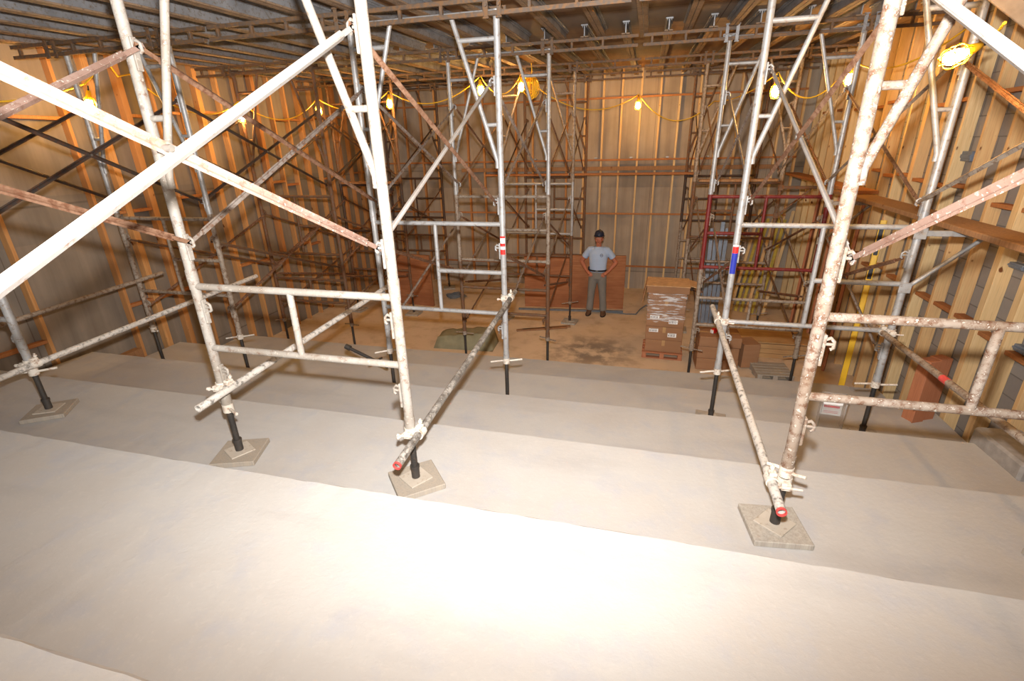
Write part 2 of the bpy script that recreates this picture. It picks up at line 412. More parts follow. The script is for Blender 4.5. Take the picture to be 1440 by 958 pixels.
# rails of blocking: back wall
for z, lab in ((.97, 'uppermost rail'), (-.33, 'rail level with the scaffold brace crossings'), (-1.55, 'rail just above the worker'), (-2.82, 'lowest rail, at knee height')):
    for (a, b) in zip(bx[:-1], bx[1:]):
        pass
    m = MB(); m.bbox((0, 0, 0), (XR-XL-.5, .028, .04), b=.003)
    tag(m.build('blocking_rail', M['blocking_red'], None, ((XL+XR)/2, YB-.103, H+z)), f'orange timber {lab} across the back wall studs', 'rail', 'rails on the back wall')
m = MB(); m.bbox((0, 0, 0), (7.2, .04, .09), b=.003)
tag(m.build('ledger_board', M['plank'], None, (-.9, YB-.109, H-.52)), 'pale ledger board fixed across the back studs below the second rail', 'board')
for i, x in enumerate((-1.15, -.35, .45, -2.6, 1.3)):
    m = MB(); m.bbox((0, 0, 0), (.07, .05, .035)); m.tube((0, -.03, 0), (0, -.05, 0), .012, 8)
    tag(m.build('form_tie', M['steel_galvanized'], None, (x, YB-.112, H-.285)), f'small bright form tie above the back wall rail, {ORD[i]} of five', 'form tie', 'form ties on the back wall')
# blocking between studs, left and right walls
def blocks(side, ys, X, zs, mat, group, dx, step, wd):
    k = 0
    for j, z in enumerate(zs):
        for i in range(0, len(ys)-1):
            if rs.random() > step: continue
            a, b = ys[i], ys[i+1]; zz = H+z+rs.uniform(-.05, .05)+(.0338*(a-6))
            if zz < ground(a)+.1: continue
            m = MB(); e0, e1 = a+wd(i)/2-.001, b-wd(i+1)/2+.001; m.bbox((0, (e0+e1)/2-(a+b)/2, 0), (dx, e1-e0, .04), b=.003)
            tag(m.build('blocking', M[mat], None, (X, (a+b)/2, zz)), f"timber blocking on the {side} wall, {['upper','middle','lower','bottom'][j]} line, {ORD[i]} bay from the near end", 'blocking', group)
blocks('left', ly, LX-.004, (.55, -.65, -1.95), 'blocking_red', 'blocking on the left wall', .09, .6, lambda i: .09 if i in (5, 6, 9, 12, 15, 18, 20) else .042)
blocks('right', ry, RXs+.004, (.35, -.55, -1.75), 'blocking_red', 'blocking on the right wall', .09, .75, lambda i: .085 if i % 5 in (1, 2) else .045)
# blue-grey steel boxes and straps between the right-hand studs
for i, (yy, z, d) in enumerate(((4.75, -.95, .16), (4.33, -1.35, .05), (5.15, -1.1, .05), (5.6, .55, .14), (5.2, .35, .14), (6.4, -.2, .1), (4.75, -1.75, .06))):
    m = MB(); m.bbox((0, 0, 0), (.05, .3, d), b=.004); m.bbox((-.03, 0, 0), (.012, .3, d*.35), b=.003)
    tag(m.build('wall_bracket', M['track_blue'] if i not in (3, 4) else M['black_plastic'], None, (XR-.03, yy+.2, H+z)), f"{'black' if i in (3, 4) else 'blue-grey'} metal box between right wall studs, {ORD[i]} of seven", 'metal box', 'metal boxes on the right wall')
# sole plates beside the steps
for side, X, w in (('left', -6.93, .13), ('right', 3.0, .34)):
    m = MB()
    for k in range(2, 6):
        a, b = yn(k-1)+.01, yn(k)-.01; m.bbox((0, (a+b)/2, tz(k)-.02 if side == 'left' else tz(k)-.16), (w, b-a, .06 if side == 'left' else .3), b=.004)
    if side == 'right': tag(m.build('trim_2', M['step_concrete'], None, (X, 0, 0)), kind='structure')

# ------------------------------------------------------------------ scaffolding
W = 1.38
COLS = {'left': -6.15, 'middle': -2.68, 'right': .84}
ROWY = {'left': [.15, 2.49, 4.6, 6.97, 9.35, 11.5], 'middle': [.1, 2.34, 4.57, 6.97, 9.45, 11.5], 'right': [.15, 2.42, 4.75, 7.0, 9.4, 11.5]}
ROWN = ['nearest', 'front', 'second', 'third', 'fourth', 'rearmost']
LEGR, BARR, DIAR = .029, .022, .021
cache = {}
def part(key, name, mat, parent, fn, loc=(0,0,0)):
    k = (key, mat)
    if k not in cache:
        m = MB(); fn(m); o = m.build(name, M[mat], parent, loc); cache[k] = o.data; return o
    return link(cache[k], name, parent, loc)
def lock_shape(s):
    def fn(m):                       # brace lock: plate on the leg with a drooping hook
        m.bbox((s*.034, 0, 0), (.014, .034, .16), b=.003)
        m.path([(s*.036, 0, .05), (s*.06, 0, .062), (s*.078, 0, .045), (s*.08, 0, .012), (s*.066, 0, .004)], .009, 6)
        m.tube((s*.03, 0, .03), (s*.075, 0, .03), .008, 8)
    return fn
def frame(kind, col, row, zb, zt_, mat, look, half='right', bars=(), strut=None, locks=(), name='scaffold_section', tier=''):
    """one welded shoring frame; z values relative to the camera height"""
    X, Y = COLS[col], ROWY[col][row]
    root = thing(name, f"{look} {tier} frame, {ROWN[row]} row of the {col} scaffold towers", 'scaffold frame', (X, Y, H+zb), f'{tier} scaffold frames')
    h = zt_-zb; q = lambda z: z-zb; zh = zt_-.012
    for s, x in ((1, 0), (-1, W)):
        def leg(m):
            m.tube((0, 0, 0), (0, 0, h), LEGR, 14); m.tube((0, 0, .0), (0, 0, .07), LEGR+.004, 14); m.tube((0, 0, h-.05), (0, 0, h), LEGR+.003, 14)
        part(('leg', round(h, 3)), 'leg', mat, root, leg, (x, 0, 0))
    if kind == 'upper':
        part(('hd', kind), 'header_bar', mat, root, lambda m: m.tube((0, 0, 0), (W, 0, 0), .018, 12), (0, 0, q(zh)))
        for s, x in ((1, 0), (-1, W)):
            part(('dg', s, round(zh, 3)), 'knee_brace', mat, root, lambda m: (m.path([(s*.03, 0, -.18), (s*.03, 0, -.12), (s*.06, 0, -.02), (s*(.06+.34*(zh+.02)/1.05), 0, zh)], DIAR, 10)), (x, 0, q(0)))
            part(('st', s), 'stub_bar', mat, root, lambda m: m.tube((0, 0, 0), (s*.115, 0, 0), .017, 10), (x, 0, q(.19)))
            part(('kb', s), 'tie_bar', mat, root, lambda m: m.tube((0, 0, 0), (s*.34, 0, 0), .02, 10), (x, 0, q(.86)))
    for (z, kind2) in bars:
        a, b = {'full': (0, W), 'right': (W*.49, W), 'left': (0, W*.49)}[kind2]
        part(('bar', kind2), 'crossbar', mat, root, lambda m: m.tube((a, 0, 0), (b, 0, 0), BARR, 12), (0, 0, q(z)))
    if strut:
        for (xs, z0, z1) in strut:
            part(('sr', round(z1-z0, 3)), 'strut', mat, root, lambda m: m.tube((0, 0, 0), (0, 0, z1-z0), .02, 12), (W*xs, 0, q(z0)))
    for z in locks:
        for s, x in ((1, 0), (-1, W)):
            part(('lk', s), 'brace_lock', mat if mat != 'steel_red' else 'steel_dusty', root, lock_shape(s), (x, 0, q(z)))
    return root
def beam_y(row): return {0: .07, 1: 2.33, 2: 4.50, 3: 6.90, 4: 9.28, 5: 11.42}[row]
def beam_z(row): return zdeck(beam_y(row))-.142-.125
def jack(x, y, zb, ztop, mat, lab, pad, ang, hl=.17):
    root = thing('screw_jack', lab, 'screw jack', (x, y, zb), 'screw jacks', (0, 0, ang))
    L = ztop-zb
    def screw(m):
        rings = []; n = int((L-.09)/.012)
        m.tube((0, 0, .008), (0, 0, L), .0165, 12)
        for i in range(n):
            z = .10+i*.012
            if z > L-.02: break
            m.tube((0, 0, z), (0, 0, z+.006), .0205, 10)
    part(('scr', round(L, 2)), 'screw', 'jack_black', root, screw)
    part('sock', 'socket', 'jack_black', root, lambda m: (m.tube((0, 0, .008), (0, 0, .085), .027, 12), m.tube((0, 0, .085), (0, 0, .10), .031, 12)))
    part('plate', 'base_plate', 'plate_dust', root, lambda m: m.bbox((0, 0, .005), (.16, .16, .01), b=.002))
    def nut(m):
        m.tube((0, 0, -.03), (0, 0, .03), .036, 10); m.path([(-hl, 0, -.012), (-.05, 0, 0), (.05, 0, 0), (hl, 0, .012)], .010, 8)
    part(('nut', hl), 'handle_nut', mat, root, nut, (0, 0, L-.03))
    return root
def pad(x, y, zb, ang, lab, sz=(.30, .30, .038)):
    m = MB(); m.bbox((0, 0, sz[2]/2), sz, b=.004)
    return tag(m.build('base_board', M['pad_wood'], None, (x, y, zb), (0, 0, ang)), lab, 'base board', 'timber boards under the screw jacks')

for col in COLS:
    for row in range(6):
        Y = ROWY[col][row]; X = COLS[col]
        um = {0: 'steel_crusted', 1: 'steel_crusted' if col != 'right' else 'steel_rustcrust', 2: 'steel_galvanized', 3: 'steel_galvanized', 4: 'steel_dusty', 5: 'steel_rusty'}[row]
        if col == 'left': um = {0: 'steel_galvanized', 1: 'steel_galvanized', 2: 'steel_galvanized', 3: 'steel_rusty', 4: 'steel_rusty', 5: 'steel_dark'}[row]
        look = {'steel_crusted': 'white concrete-crusted', 'steel_rustcrust': 'rust-mottled white', 'steel_galvanized': 'grey galvanized', 'steel_dusty': 'dusty tan', 'steel_rusty': 'rusty brown', 'steel_dark': 'dark weathered', 'steel_red': 'maroon painted'}
        zj = -.73 if row <= 1 else -.63
        frame('upper', col, row, zj, beam_z(row)-H+.055, um, look[um], locks=(.5, -.52), tier='upper')
        if row <= 1:
            zb = -1.6 if row else -1.24
            bars = ((-.765, 'full'), (-1.18, 'full')) if row else ((-.765, 'full'),)
            frame('lower', col, row, zb, zj, um, look[um], bars=bars, strut=((.5, -1.18, -.765),) if row else None, locks=(-.93, -1.38) if row else (), name='ladder_frame', tier='lower')
        elif row == 2:
            lm = um if col != 'left' else 'steel_dusty'
            zb = -2.1
            frame('lower', col, row, zb, zj, lm, look[lm], bars=((-.69, 'full'), (-1.6, 'full'), (-1.17, 'right')), strut=((.49, -1.6, -.69),), locks=(-.95, -1.8), name='ladder_frame', tier='lower')
        else:
            lm = {'middle': {3: 'steel_rusty', 4: 'steel_galvanized', 5: 'steel_rusty'}, 'right': {3: 'steel_red', 4: 'steel_rusty', 5: 'steel_dark'}, 'left': {3: 'steel_rusty', 4: 'steel_dark', 5: 'steel_dark'}}[col][row]
            if (col, row) == ('middle', 3): lm = 'steel_dusty'
            hf = 'left' if col == 'right' else 'right'
            frame('lower', col, row, -1.62, zj, lm, look[lm], bars=((-.66, 'full'), (-1.59, 'full'), (-1.13, hf)), strut=((.49, -1.59, -.66),), locks=(-.95,), name='ladder_frame', tier='middle')
            zb = -2.78 if row == 3 else -2.95
            bm_ = 'steel_rusty' if col != 'right' else 'steel_dusty'
            frame('lower', col, row, zb, -1.62, bm_, look[bm_], bars=((-2.03, 'full'), (-2.43, 'full')), strut=((.5, -2.43, -2.03),), locks=(-1.8, -2.55), name='ladder_frame', tier='bottom')
        for s, x, w in ((0, X, 'left'), (1, X+W, 'right')):
            g = ground(Y); p = .038
            jm = 'steel_dusty' if row > 2 else 'clamp_plaster'
            an = rs.uniform(-.6, .6) if row != 1 else {('left', 1): .5, ('middle', 0): -.5, ('middle', 1): 1.0, ('right', 0): -.7}.get((col, s), 0)
            lab = f"screw jack under the {w} leg, {ROWN[row]} row of the {col} scaffold towers"
            pa = {('left', 1): .62, ('middle', 0): .35, ('middle', 1): .72, ('right', 0): .12}.get((col, s), .3) if row == 1 else rs.uniform(-.3, .5)
            jack(x, Y, g+p, H+zb, jm, lab, True, an, .10 if row == 1 and (col, s) in (('middle', 1), ('right', 0)) else .17)
            pad(x, Y, g, pa, f"square timber board under the {w} jack, {ROWN[row]} row of the {col} scaffold towers")

# cross braces between neighbouring rows
def angle_arm(m, P, Q, s, w=.029, t_=.004):
    """steel angle: one flange in the vertical plane, the other sticking out sideways; ends hammered flat"""
    P, Q = Vector(P), Vector(Q); d = (Q-P).normalized(); up = Vector((1, 0, 0)).cross(d).normalized()
    if up.z < 0: up = -up
    n = d.cross(up).normalized()
    if n.x*s < 0: n = -n
    L = (Q-P).length; e = .11
    A, B = P+d*e, Q-d*e
    h = w*.68; q = .011                                   # open V, 90 degrees
    prof = [(-h, 0), (-h+q, 0), (0, h-q), (h-q, 0), (h, 0), (.003, h-.003), (.0015, h-.0075), (-.0015, h-.0075), (-.003, h-.003)]  # notch along the apex, added to shape in a dark shadow crease
    r1 = [A+up*a+n*b for a, b in prof]; r2_ = [B+up*a+n*b for a, b in prof]; k = len(prof)
    m.add(r1+r2_, [(i, (i+1) % k, k+(i+1) % k, k+i) for i in range(k)]+[tuple(range(k))[::-1], tuple(range(k, 2*k))])
    for a, b in ((P-d*.03, A+d*.01), (B-d*.01, Q+d*.03)):
        c = [a-up*w*.42, b-up*w*.42, b+up*w*.42, a+up*w*.42]
        m.add([v for v in c]+[v+n*t_ for v in c], [(3,2,1,0), (4,5,6,7), (0,1,5,4), (1,2,6,5), (2,3,7,6), (3,0,4,7)])
def brace(col, side, ra, zA, zB, mats, lab, far):
    s = 1 if side == 'left' else -1
    X = COLS[col]+(0 if side == 'left' else W)+s*.062
    ya_, yb_ = ROWY[col][ra], ROWY[col][ra+1]
    root = thing('cross_brace', lab, 'cross brace', (X, (ya_+yb_)/2, H+(zA+zB)/2), 'cross braces of the scaffold')
    o = Vector((X, (ya_+yb_)/2, H+(zA+zB)/2))
    dz = -.07 if ra == 0 else 0                                     # the front braces run to slightly lower locks
    f_ = -1 if (ra == 0) != (col == 'right') else 1
    for j, (z0, z1, sg) in enumerate(((zA, zB, f_), (zB+dz, zA, -f_))):
        m = MB(); angle_arm(m, Vector((X+sg*.003, ya_, H+z0))-o, Vector((X+sg*.003, yb_, H+z1))-o, sg)
        m.build('brace_arm', M[mats[j]], root)
    m = MB(); m.tube((-.02, 0, 0), (.02, 0, 0), .011, 8); m.tube((-.024, 0, 0), (-.016, 0, 0), .018, 6); m.build('pivot_bolt', M['steel_bolt'], root)
    return root
PAL = {0: ('brace_pink', 'brace_white'), 1: ('brace_brown', 'brace_white'), 2: ('brace_grey', 'brace_grey'), 3: ('brace_brown', 'brace_brown'), 4: ('brace_brown', 'steel_dark')}
for col in COLS:
    for side in ('left', 'right'):
        for ra in range(5):
            ms = PAL[ra]
            if col == 'right' and ra == 0: ms = ('brace_pink', 'brace_white')
            if col == 'left' and ra: ms = ('steel_dark', 'steel_dark') if ra < 3 else ('steel_rusty', 'steel_dark')
            if col == 'left' and ra == 0: ms = ('steel_dusty', 'steel_dark')
            if (col, side) == ('middle', 'left'): ms = {0: ('brace_brown', 'brace_pink'), 1: ('brace_brown', 'brace_grey')}.get(ra, ms)
            if (col, side) == ('right', 'right'): ms = ('steel_dusty', 'brace_brown') if ra else ('brace_white', 'brace_pink')
            brace(col, side, ra, .53, -.49, ms, f"upper cross brace from {ROWN[ra]} to {ROWN[ra+1]} row, {side} legs of the {col} scaffold towers", ra)
            if ra >= 2:
                brace(col, side, ra, -.95, -1.8, ('brace_brown', 'brace_grey') if col != 'left' else ('steel_rusty', 'brace_brown'), f"middle cross brace from {ROWN[ra]} to {ROWN[ra+1]} row, {side} legs of the {col} scaffold towers", ra)
            if ra == 3:
                brace(col, side, ra, -1.95, -2.55, ('brace_brown', 'steel_rusty'), f"bottom cross brace from {ROWN[ra]} to {ROWN[ra+1]} row, {side} legs of the {col} scaffold towers", ra)

# U-heads and stringer beams
def stringer(row, x0, x1, lab):
    y = beam_y(row); zb2 = beam_z(row)
    root = thing('stringer_beam', lab, 'stringer beam', (x0, y, zb2), 'stringer beams carrying the joists')
    L = x1-x0
    for z, nm in ((.0, 'bottom_chord'), (.100, 'top_chord')):
        m = MB(); m.bbox((L/2, 0, z+.0125), (L, .046, .025), b=.003); m.bbox((L/2, -.022, z+.0125), (L, .006, .034), b=.002); m.build(nm, M['beam_rust'], root)
    k = 0
    while .1+k*.38 < L-.05:
        m = MB(); m.bbox((.1+k*.38, 0, .0625), (.028, .034, .076), b=.003); m.build('rung', M['beam_rust'], root); k += 1
for row in range(1, 6):
    for (a, b, nm) in ((-6.75, -4.2, 'left'), (-4.14, -.2, 'middle'), (-.14, 3.0, 'right')):
        stringer(row, a, b, f"rusty ladder beam under the joists over the {ROWN[row]} row, {nm} length")
for col in COLS:
    for row in range(1, 6):
        y = beam_y(row); zb2 = beam_z(row); Y = ROWY[col][row]
        for w, x in (('left', COLS[col]), ('right', COLS[col]+W)):
            root = thing('beam_clamp', f"steel clamp fixing beam to {w} leg, {ROWN[row]} row of {col} scaffold towers", 'beam clamp', (x, y, zb2), 'beam clamps on the scaffold legs')
            mt = M['aluminium'] if (col == 'right' and row == 3) else M['beam_rust']
            for sx in (-1, 1):
                m = MB(); m.bbox((sx*.055, -.036, .0625), (.008, .022, .16), b=.002); m.bbox((sx*.055, -.048, .0625), (.036, .006, .16), b=.002)
                m.bbox((sx*.055, -.05, .15), (.05, .018, .014), b=.002); m.bbox((sx*.055, -.05, -.024), (.05, .018, .014), b=.002); m.build('channel_plate', mt, root)
                m = MB(); m.tube((sx*.055, -.064, .0625), (sx*.055, Y-y+.0, .0625), .007, 8); m.tube((sx*.055, -.066, .0625), (sx*.055, -.052, .0625), .014, 6); m.build('clamp_bolt', mt, root)
            m = MB(); m.bbox((0, Y-y+.034, .0625), (.15, .008, .05), b=.002); m.build('back_plate', mt, root)

# joists: I sections, running front to back, lapped over the third row
def joist(x, y0, y1, k, lab, zsh=0):
    L = y1-y0; sl = math.atan(.0338)
    root = thing('ceiling_joist', lab, 'joist', (x, y0, zdeck(y0)-.139), 'joists under the plywood deck', (sl, 0, 0))
    m = MB(); m.box((0, L/2, .0695), (.012, L, .112)); m.bbox((0, L/2, .128), (.085, L, .018), b=.003); m.box((-.022, L/2, .112), (.006, L, .02)); m.box((.022, L/2, .112), (.006, L, .02))
    m.build('web', M['aluminium'], root)
    m = MB()
    for s in (-1, 1): m.bbox((s*.0255, L/2, .007), (.045, L, .014), b=.002)
    m.build('bottom_flange', M['joist_dusty'], root)
xs = [-6.72+.49*i for i in range(20)]
for i, x in enumerate(xs):
    if x > 3.2: break
    joist(x+.21, -.3, 7.18, i, f"dusty I-section joist over the steps, {ORD[i]} from the left wall")
    joist(x, 6.82, 12.25, i, f"grey-ended I-section joist over the flat floor, {ORD[i]} from the left wall")

# horizontal pipes tied low to the legs with clamps
def pipe(P, Q, mat, lab, rim=None, r=.0245, tape=None):
    P, Q = Vector(P), Vector(Q); root = thing('steel_pipe', lab, 'pipe', P, 'tie pipes along the scaffold')
    d = Q-P; m = MB(); m.hollow((0, 0, 0), d, r, r-.004, 16); m.build('tube', M[mat], root)
    if rim:
        m = MB(); m.hollow((d.normalized()*-.002), d.normalized()*.012, r+.0006, r-.0045, 16); tag(m.build('painted_end', M[rim], root), 'red painted pipe end')
    if tape is not None:
        m = MB(); a = d*tape; m.hollow(a, a+d.normalized()*.08, r+.001, r-.001, 16); tag(m.build('tape_band', M['tape_red'], root), 'red tape band')
pipe((-1.235, 2.02, H-1.655), (-1.235, 4.75, H-1.41), 'pipe_stained', 'black-stained grey tie pipe with red end, left of centre on the steps', 'tape_red')
pipe((.775, 2.17, H-1.71), (.775, 5.16, H-1.585), 'pipe_grey', 'whitish tie pipe with orange rim, right of centre over the steps', 'tape_red')
pipe((-2.60, 2.06, H-1.475), (-2.60, 4.75, H-1.355), 'pipe_grey', 'grey tie pipe behind the ladder frame of the middle tower')
pipe((-4.70, 1.4, H-1.60), (-4.70, 5.0, H-1.45), 'pipe_grey', 'long grey tie pipe crossing above the steps at far left')
pipe((-6.09, 2.2, H-1.57), (-6.09, 4.9, H-1.44), 'steel_dusty', 'dusty tie pipe along the left wall studs')
pipe((2.15, 2.3, H-1.57), (2.15, 4.95, H-1.615), 'steel_dusty', 'brown tie pipe with red tape beside the right wall', None, tape=.52)
def clamp(x, y, z, sx, lab):
    """swivel coupler: a collar round the leg, a collar round the pipe, bolts"""
    root = thing('pipe_clamp', lab, 'pipe clamp', (x, y, z), 'clamps tying pipes to scaffold legs')
    m = MB(); m.hollow((0, 0, -.032), (0, 0, .032), LEGR+.009, LEGR+.0005, 14); m.bbox((0, -.046, 0), (.05, .03, .045)); m.build('leg_collar', M['clamp_plaster'], root)
    m = MB(); m.hollow((sx*.062, -.032, 0), (sx*.062, .032, 0), .034, .0255, 14); m.bbox((sx*.062, 0, .042), (.04, .05, .022)); m.build('pipe_collar', M['clamp_plaster'], root)
    for dy, dz in ((-.06, .0), (.02, .05)):
        m = MB()
        if dz == 0: m.tube((-.05, dy, 0), (.075*abs(sx), dy, .0), .0075, 8); m.tube((-.06, dy, 0), (-.045, dy, 0), .014, 6)
        else: m.tube((sx*.062, .02, .03), (sx*.062, .02, .085), .0075, 8); m.tube((sx*.062, .02, .06), (sx*.062, .02, .072), .014, 6)
        m.build('clamp_bolt', M['clamp_plaster'], root)
for (col, s, row, z, sx, lab) in (('middle', 1, 1, -1.633, 1, 'plaster-caked clamp at the red-ended pipe, middle tower front leg'), ('middle', 1, 2, -1.428, 1, 'plaster-caked clamp at the far end of the black-stained pipe'),
        ('right', 0, 1, -1.70, -1, 'plaster-caked clamp at the orange-rimmed pipe, right tower front leg'), ('right', 0, 2, -1.60, -1, 'plaster-caked clamp at the far end of the orange-rimmed pipe'),
        ('middle', 0, 1, -1.462, 1, 'clamp on the left front leg of the middle tower'), ('left', 1, 1, -1.555, 1, 'clamp on the long pipe at far left'), ('right', 1, 2, -1.612, -1, 'clamp on the red-taped pipe beside the right wall')):
    clamp(COLS[col]+s*W, ROWY[col][row], H+z, sx, lab)

# stickers on two legs
def sticker(x, y, z, h, cols, lab, ang):
    root = thing('leg_sticker', lab, 'sticker', (x, y, H+z))
    hh = 0
    for nm, cmat, k in cols:
        m = MB(); n = 7; r = LEGR+.0012; vs = []
        for i in range(n):
            a = ang+(-.9+1.8*i/(n-1)); vs += [(r*math.cos(a), r*math.sin(a), hh), (r*math.cos(a), r*math.sin(a), hh+k)]
        m.add(vs, [(2*i, 2*i+2, 2*i+3, 2*i+1) for i in range(n-1)], True); m.build(nm, M[cmat], root); hh += k
sticker(COLS['right'], ROWY['right'][2], -1.13, .3, (('blue_panel', 'blue_label', .19), ('red_panel', 'red_paint', .06), ('white_mark', 'white_label', .015)), 'blue and red sticker on the right tower second-row left leg', -1.6)
sticker(COLS['middle']+W, ROWY['middle'][2], -.98, .3, (('red_panel', 'red_paint', .05), ('white_panel', 'white_label', .03), ('red_mark', 'red_paint', .03), ('white_panel', 'white_label', .05), ('red_edge', 'red_paint', .02)), 'red and white sticker on the middle tower second-row right leg', -1.5)

# planks lying on the scaffold
def plank(P, Q, w, th, mat, lab):
    P, Q = Vector(P), Vector(Q); d = Q-P; a = math.atan2(d.y, d.x)
    m = MB(); m.bbox((d.length/2, 0, 0), (d.length, w, th), b=.004)
    o = m.build('scaffold_plank', M[mat], None, P); o.rotation_euler = (0, -math.asin(d.z/d.length), a); return tag(o, lab, 'plank', 'planks lying on the scaffold')
plank((2.52, 3.4, H-.690), (2.74, 8.2, H-.690), .29, .045, 'plank', 'thick brown plank on the side brackets nearest the right wall')
plank((2.78, 7.4, H-.643), (2.86, 11.4, H-.62), .24, .045, 'blocking_red', 'orange plank lapped on the far end of the thick brown plank')
for (yy, lab) in ((4.75, 'galvanized side bracket under the thick plank, second row'), (7.0, 'dark side bracket under the thick plank, third row'), (9.4, 'rusty side bracket under the orange plank, fourth row')):
    x0 = COLS['right']+W+LEGR; root = thing('side_bracket', lab, 'bracket', (x0, yy, H-.735), 'side brackets carrying the planks')
    mt = {4.75: 'steel_galvanized', 7.0: 'steel_dusty', 9.4: 'steel_rusty'}[yy]
    m = MB(); m.bbox((.26, 0, 0), (.52, .045, .045), b=.003); m.build('arm', M[mt], root)
    m = MB(); m.tube((.0, 0, -.46), (.44, 0, -.02), .017, 10); m.build('brace', M[mt], root)
    m = MB(); m.bbox((-.03, -.034, 0), (.09, .012, .09)); m.bbox((-.03, -.034, -.46), (.09, .012, .09)); m.build('hook_plate', M[mt], root)
plank((.91, 9.4, H-.614), (2.15, 9.4, H-.614), .2, .04, 'plank', 'short plank across the fourth row of the right towers')
plank((-3.6, 11.4, H-.6), (1.0, 11.42, H-.6), .22, .04, 'blocking_red', 'long plank across the rearmost row near the back wall')
plank((-6.08, 9.35, H-.614), (-4.84, 9.35, H-.614), .2, .04, 'plank', 'short plank lying in the fourth-row left tower near the back corner')

# ------------------------------------------------------------------ string lights
def lamp(x, y, z, lab, cage=True, tilt=(0, 0, 0)):
    root = thing('string_lamp', lab, 'work lamp', (x, y, z), 'bulbs of the temporary string lights', tilt)
    m = MB(); m.loft([((0, 0, .15), .018, .018), ((0, 0, .10), .03, .03), ((0, 0, .055), .034, .034)], 14); m.build('socket', M['lamp_yellow'], root)
    m = MB(); m.loft([((0, 0, .055), .022, .022), ((0, 0, .03), .032, .032), ((0, 0, -.01), .042, .042), ((0, 0, -.04), .04, .04), ((0, 0, -.065), .025, .025), ((0, 0, -.073), .006, .006)], 16); m.build('bulb', M['bulb_glow'], root)
    if cage:
        m = MB()
        for k in range(6):
            a = k*math.pi/3; c, s = math.cos(a), math.sin(a)
            m.path([(c*.03, s*.03, .08), (c*.055, s*.055, .04), (c*.062, s*.062, -.03), (c*.04, s*.04, -.085), (0, 0, -.095)], .0035, 5)
        for z2 in (.03, -.05): m.path([(.06*math.cos(i*math.pi/8), .06*math.sin(i*math.pi/8), z2) for i in range(17)], .003, 5)
        m.build('cage', M['lamp_yellow'], root)
    m = MB(); m.path([(0, 0, .145), (.004, 0, .17), (0, 0, .2)], .008, 6); m.build('hook', M['black_plastic'], root)
    return root
LAMPS = [((1.80, 4.0, H+.46), 'large bright bulb close by at upper right, beside the right tower', (0, 1.2, .3)),
         ((1.50, 7.4, H+.58), 'bulb between the right towers, hanging behind the third row', (0, 0, 0)),
         ((-.25, 11.3, H+.74), 'single bulb hanging before the bare stretch of back wall', (0, 0, 0)),
         ((-2.25, 9.4, H+1.0), 'bulb beside the hanging coil of yellow cord', (0, 0, 0)),
         ((-2.75, 8.6, H+.9), 'caged bulb left of the cord coil, behind the second-row leg', (.3, 0, 0)),
         ((-4.65, 9.0, H+.80), 'pair-like bulb over the middle of the room, left of the white front leg', (0, 0, 0)),
         ((-5.85, 8.55, H+.70), 'bulb near the left wall towards the back corner', (0, 0, 0)),
         ((-6.2, 4.72, H+.56), 'bulb on a loop of cord high on the left wall', (0, .3, 0)),
         ((-6.1, 6.9, H+.54), 'bulb by the left wall half hidden by a white brace', (0, 0, 0)),
         ((2.45, 7.9, H+.72), 'bulb by the right wall behind the rust-mottled front leg', (0, 0, 0))]
for p, lab, tl in LAMPS: lamp(*p, lab, True, tl)
def sag(P, Q, s, n=14):
    P, Q = Vector(P), Vector(Q); return [P.lerp(Q, i/n)-Vector((0, 0, s*4*(i/n)*(1-i/n))) for i in range(n+1)]
def cord(pts, lab, mat='cord_yellow', r=.009, name='light_cord', group='yellow cords of the string lights'):
    m = MB(); m.path(pts, r, 7); return tag(m.build(name, M[mat]), lab, 'cord', group)
top = lambda i: Vector(LAMPS[i][0])+Vector((0, 0, .2))
cord(sag(top(3), top(2), .42), 'yellow cord sagging from the cord coil to the bulb at the back wall')
cord(sag(top(2), (1.2, 11.2, H+.75), .42)+sag((1.2, 11.2, H+.75), top(1), .1), 'yellow cord from the back wall bulb to the right towers')
cord(sag(top(1), top(9), .35), 'yellow cord sagging between the two right-hand bulbs')
cord(sag(top(9), (2.6, 5.6, H+.9), .2)+sag((2.6, 5.6, H+.9), (2.0, 4.0, H+.62), .12), 'yellow cord looping to the large bulb at upper right')
cord(sag(top(3), top(4), .3), 'short yellow cord between the two central bulbs')
cord(sag(top(4), top(5), .3), 'yellow cord from the central bulbs to the left')
cord(sag(top(5), top(6), .25), 'yellow cord between the bulbs nearest the back left corner')
cord(sag(top(6), top(8), .3), 'yellow cord along the left wall to the half-hidden bulb')
cord(sag(top(8), (-6.3, 5.4, H+.95), .3)+[(-6.25, 5.2, H+.9), (-6.2, 5.1, H+1.0), (-6.2, 4.95, H+.98), (-6.22, 4.85, H+.85), top(7)], 'yellow cord with a loop above the left wall bulb')
cord(sag((-6.2, 4.75, H+.78), (-6.85, 3.0, H+.7), .2), 'yellow cord end running forward along the left wall')
# hanging coil of cord
root = thing('cord_coil', 'bunched coil of yellow cord hanging beside a bulb near the ceiling', 'cord coil', (-2.0, 9.1, H+.95))
rc = random.Random(5); pts = []
for k in range(15):
    a = rc.uniform(0, math.pi); w = rc.uniform(.05, .15); hh = rc.uniform(.2, .32)
    for i in range(13):
        t_ = i/12*2*math.pi; px = w*math.sin(t_)*math.cos(a); py = w*math.sin(t_)*math.sin(a)
        pts.append((px+rc.uniform(-.008, .008), py, .16-hh*(1-math.cos(t_))/2*1.1+rc.uniform(-.006, .006)))
m = MB(); m.path(pts, .0075, 6); m.build('loops', M['cord_yellow'], root)
m = MB(); m.path([(0, 0, .14), (.01, 0, .25), (0, 0, .36)], .007, 6); m.build('hanger', M['cord_yellow'], root)

